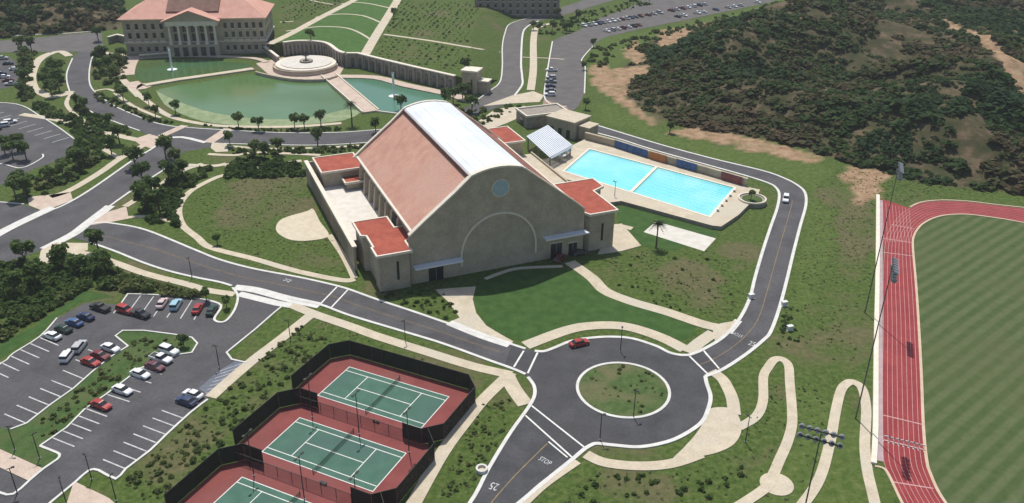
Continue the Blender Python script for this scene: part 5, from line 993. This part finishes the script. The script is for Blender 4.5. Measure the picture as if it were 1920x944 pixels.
MASS = [('thick mixed hedge between the left car park and the avenue', [(-192.4,329.8),(-169.9,313.6),(-145.5,290.0),(-139.2,281.9),(-137.2,266.3),(-137.1,243.4),(-143.3,232.9),(-151.7,236.7),(-151.7,249.5),(-147.7,266.0),(-154.6,286.8),(-169.4,304.0),(-187.2,319.5)], 260, .7, 1.9), ('thick planting bed right of the avenue before the meadow', [(-112.0,235.0),(-110.2,246.4),(-106.7,255.4),(-97.5,259.0),(-99.9,238.2),(-97.1,224.6),(-93.1,215.7),(-100.2,215.5),(-107.5,223.6)], 170, .7, 1.8),
  ('broad dark hedge above the lower left car park', [(-132.9,190.9),(-126.1,193.4),(-119.8,191.8),(-115.2,196.7),(-107.1,193.9),(-95.9,186.7),(-86.0,181.5),(-74.0,176.6),(-74.9,175.6),(-92.9,179.3),(-103.8,180.6),(-106.4,172.4),(-108.7,164.5),(-111.7,156.7),(-112.9,154.6)], 560, .6, 1.9), ('hedge beside the small car park at the left edge', [(-241.5,415.4),(-229.2,405.4),(-208.6,360.0),(-192.9,333.4),(-196.3,328.2),(-217.4,368.1)], 120, .8, 2.0),
  ('low planting below the climbing road', [(-176.3,331.9),(-164.3,317.1),(-147.9,302.4),(-136.3,293.2),(-133.2,288.7),(-147.7,295.1),(-163.3,308.0)], 110, .6, 1.5), ('planting strip left of the lake', [(-175.2,343.8),(-166.2,338.2),(-148.4,321.1),(-132.6,306.6),(-125.8,304.4),(-133.7,304.1),(-153.6,320.9),(-165.6,329.4)], 90, .5, 1.2),
  ('dark hedge along the far side of the meadow', [(-94.1,267.8),(-82.6,268.2),(-71.0,264.6),(-66.1,254.4),(-78.3,251.8),(-86.7,251.5),(-91.7,251.4)], 220, .6, 1.6), ('hedge strip between the lakeside street and the gymnasium', [(-97.5,276.4),(-67.1,280.0),(-50.9,282.8),(-52.2,279.5),(-59.0,276.1),(-73.2,274.1),(-94.4,271.8)], 130, .5, 1.2), ('hedge strip along the lakeside street verge', [(-121.9,304.6),(-104.7,300.3),(-90.6,299.0),(-63.6,301.2),(-63.1,298.2),(-89.9,296.1),(-104.2,298.5)], 80, .4, .9),
  ('bushy planting behind the gymnasium', [(-33.3,314.2),(-17.6,326.2),(-5.0,330.2),(4.7,334.1),(-0.7,322.1),(-12.5,303.7),(-20.4,303.4)], 110, .6, 1.5), ('bushy planting in the oval bed', [(-216.6,386.3),(-217.4,397.9),(-209.6,394.3),(-194.7,360.6),(-186.6,346.4),(-190.4,343.2),(-200.1,352.2)], 60, .7, 1.6), ('bushy planting between climbing road and pond', [(-200.7,406.8),(-182.8,397.6),(-168.0,361.8),(-167.7,349.6),(-181.1,361.2)], 110, .8, 1.9), ('low planting on the upper car park verge', [(10.3,479.3),(29.3,502.9),(80.1,561.3),(92.3,551.5),(50.8,501.2),(30.1,462.0),(12.7,451.2)], 160, .5, 1.4), ('bushes on the green slope beside the upper car park', [(34.2,399.9),(41.0,427.2),(67.0,458.9),(101.1,489.8),(157.1,541.8),(148.3,520.4),(98.1,473.4),(64.8,441.9),(47.7,408.5),(36.7,383.9)], 150, .6, 1.7)]
MASS += [('low bushes on the bank between car park and tennis courts', [(-67.2,113.7),(-59.7,133.3),(-48.2,164.7),(-39.7,158.3),(-44.4,148.0),(-49.4,133.5),(-53.7,120.9),(-56.6,110.0),(-62.2,108.1)], 230, .22, .75), ('low bushes on the verge beside the lower road', [(-5.4,136.0),(0.3,138.7),(-0.6,129.5),(-6.9,112.1),(-12.1,108.9),(-9.2,120.3)], 90, .2, .6), ('low bushes beside the loop road bend', [(62.3,169.5),(70.0,179.6),(64.4,160.6),(57.3,156.2)], 40, .2, .6), ('scattered low bushes right of the gymnasium', [(22.4,197.8),(33.9,201.2),(62.4,201.9),(53.9,171.7),(40.3,172.6),(28.5,178.6)], 40, .2, .6), ('scattered low bushes on the slope below the roundabout', [(14.6,116.5),(31.9,118.2),(42.1,121.2),(40.3,109.8),(7.7,109.3)], 70, .2, .7)]
MASS += [('low shrubs massed in the planted car park median', [(-90.1,127.8),(-87.2,138.2),(-84.4,148.7),(-81.8,154.8),(-84.9,159.4),(-73.8,158.4),(-70.5,155.5),(-78.2,149.2),(-81.1,139.8),(-83.5,128.7),(-85.7,124.0)], 130, .2, .75), ('low shrubs along the foot of the gymnasium front', [(-23.3,181.2),(-16.9,182.7),(-12.2,169.0),(-14.5,167.8),(-33.3,178.4),(-35.0,180.9)], 70, .2, .7), ('low shrubs on the roundabout island', circle(RC, 8.2), 46, .15, .6)]
def scatter(name, label, poly, n, smin, smax, lq_, m, seed, cat, avoid=(), power=2, gate=1.0, flat=.9, zb=0, grid=None):
    r_ = random.Random(seed); protos = []
    for k in range(6):
        rk = random.Random(seed*31+k); lob = [(0,0,.35,.7)]+[(.6*math.cos(a), .6*math.sin(a), .3, rk.uniform(.3,.55)) for a in [rk.random()*6.28 for _ in range(3)]]
        protos.append(leaf_cloud(lob, lq_, .27, seed+k, .6))
    Vs, Ts = [], []
    for i in range(n):
        p = grid[i] if grid else rand_in(poly, r_)
        if any(inside(p, a) for a in avoid): continue
        if gate*MN.noise(Vector((p[0]*.03, p[1]*.03, seed)))+r_.uniform(-.2,.9) < 0: continue
        if name == 'hillside_scrub':
            bare = MN.noise(Vector((p[0]*.02+7, p[1]*.02, 6)))+.6*MN.noise(Vector((p[0]*.055, p[1]*.055, 8)))+max(0, (p[0]-235)/320)
            if bare > .30+r_.uniform(-.12,.25): continue
        s = smin+(smax-smin)*r_.random()**power; s *= 1+.55*MN.noise(Vector((p[0]*.035, p[1]*.035, 12)))*(name == 'hillside_scrub'); V, T = protos[r_.randrange(6)]; a = r_.random()*6.28; ca, sa_ = math.cos(a)*s, math.sin(a)*s
        W_ = np.empty_like(V); W_[...,0] = V[...,0]*ca-V[...,1]*sa_+p[0]; W_[...,1] = V[...,0]*sa_+V[...,1]*ca+p[1]; W_[...,2] = V[...,2]*s*flat+(hgt(*p) if zb == 0 else zb)-.1
        Vs.append(W_); tone = .8*MN.noise(Vector((p[0]*.018, p[1]*.018, 1)))+.5*MN.noise(Vector((p[0]*.06, p[1]*.06, 4)))+r_.gauss(0,.10); Ts.append(np.clip(T+tone, 0, 1))
    o = link(name, cloud_mesh(name, np.concatenate(Vs), np.concatenate(Ts), m)); tag(o, label, cat, kind='stuff'); return o
for k, (lb, poly, n_, s0, s1) in enumerate(MASS): scatter('hedge', lb, poly, n_, s0, s1, 60, 'leaf_shrub', 70+k, 'hedge', power=1.3, gate=.4, flat=1.15)
scatter('hillside_scrub', 'dense dark scrub covering the hillside above the running track', HILL, 17000, .7, 4.0, 30, 'leaf_scrub', 3, 'scrub', DIRT, power=2.0, gate=.5, flat=.65)
scatter('hillside_scrub', 'dark scrub on the slope at the upper left corner', HILL_LEFT, 2600, 1.2, 4.0, 44, 'leaf_scrub', 8, 'scrub', power=1.5)
def rows(poly, an, dx, dy, sd):
    rr2 = random.Random(sd); x0, x1, y0, y1 = bbox(poly); cx, cy = (x0+x1)/2, (y0+y1)/2; out = []
    for u in range(-60, 61):
        for v in range(-60, 61):
            p = (cx+u*dx*math.cos(an)-v*dy*math.sin(an)+rr2.gauss(0,.3), cy+u*dx*math.sin(an)+v*dy*math.cos(an)+rr2.gauss(0,.3))
            if inside(p, poly): out.append(p)
    return out
for lb_, pp_, sd_ in (('rows of young bushes planted over the terrace right of the lawn', [(-67.3,516.5),(-20.3,506.5),(-21.9,447.2),(-21.6,407.8),(-65.2,432.6)], 93), ('rows of young bushes planted below the straight terrace path', [(-65.5,423.3),(-21.1,399.5),(-19.4,355.0),(-38.0,366.2),(-64.0,385.4)], 95), ('rows of young bushes planted over the terrace left of the lawn', [(-120.2,444.3),(-108.9,471.5),(-99.1,514.5),(-130.8,529.3),(-136.9,512.1)], 94)):
    g_ = rows(pp_, R(-8), 3.1, 4.6, sd_); scatter('young_planting', lb_, pp_, len(g_), .4, 1.0, 26, 'leaf_shrub', sd_, 'bushes', gate=.1, flat=1.2, zb=6, grid=g_)
MEADOW = [[(-96.8,236.3),(-91.7,251.4),(-69.9,259.9),(-59.9,233.4),(-65.2,225.6),(-66.2,215.5),(-59.9,207.5),(-49.7,209.8),(-40.8,188.1),(-54.1,190.6),(-68.5,198.5),(-85.2,210.8)], [(95.7,255.0),(110.1,238.5),(87.0,180.0),(72.0,148.5),(64.4,160.6),(67.4,179.5),(82.8,215.4)], [(22.4,197.8),(34.3,204.3),(63.2,205.0),(56.3,179.2),(50.9,169.3),(36.9,175.0)], [(14.6,116.5),(41.5,122.6),(53.0,144.3),(64.0,144.5),(61.7,130.7),(49.4,110.0),(4.1,108.5)], [(-66.3,113.7),(-48.2,164.7),(-39.7,158.3),(-44.4,148.0),(-51.6,127.0),(-56.0,108.2)], [(-43.9,167.1),(-7.4,144.9),(-9.4,142.1),(-41.1,159.3)], [(-0.7,141.4),(0.3,138.7),(-6.8,110.8),(-13.9,108.9),(-7.7,129.4)], [(107.3,269.5),(157.3,248.2),(119.1,236.7),(113.0,241.8),(99.2,255.1)]]
for k, mp_ in enumerate(MEADOW):
    ar_ = abs(area(mp_)); scatter('rough_grass', ['tufty rough grass in the meadow left of the gymnasium', 'tufty rough grass on the slope beside the track', 'tufty rough grass right of the gymnasium', 'tufty rough grass around the curving trails', 'tufty rough grass on the bank by the tennis courts', 'tufty rough grass above the tennis courts', 'tufty rough grass beside the lower road', 'tufty rough grass at the foot of the hill'][k], mp_, int(min(3200, ar_*.9)), .14, .42, 9, 'grass_tuft', 40+k, 'grass')

# ------------------------------------------------------------------ thin summer haze over the whole site
hz = MB().box(-900, 900, -60, 1000, -1.5, 112); ho = hz.build('haze', None); ho['kind'] = 'stuff'; tag(ho, 'thin pale summer haze over the whole campus', 'haze')
hm = bpy.data.materials.new('haze_air'); hm.use_nodes = True; hn = hm.node_tree.nodes; hn.remove(hn['Principled BSDF']); pv = hn.new('ShaderNodeVolumePrincipled'); pv.inputs['Density'].default_value = .00014; pv.inputs['Color'].default_value = (.86,.90,.95,1); hm.node_tree.links.new(pv.outputs[0], hn['Material Output'].inputs['Volume']); ho.data.materials.append(hm)
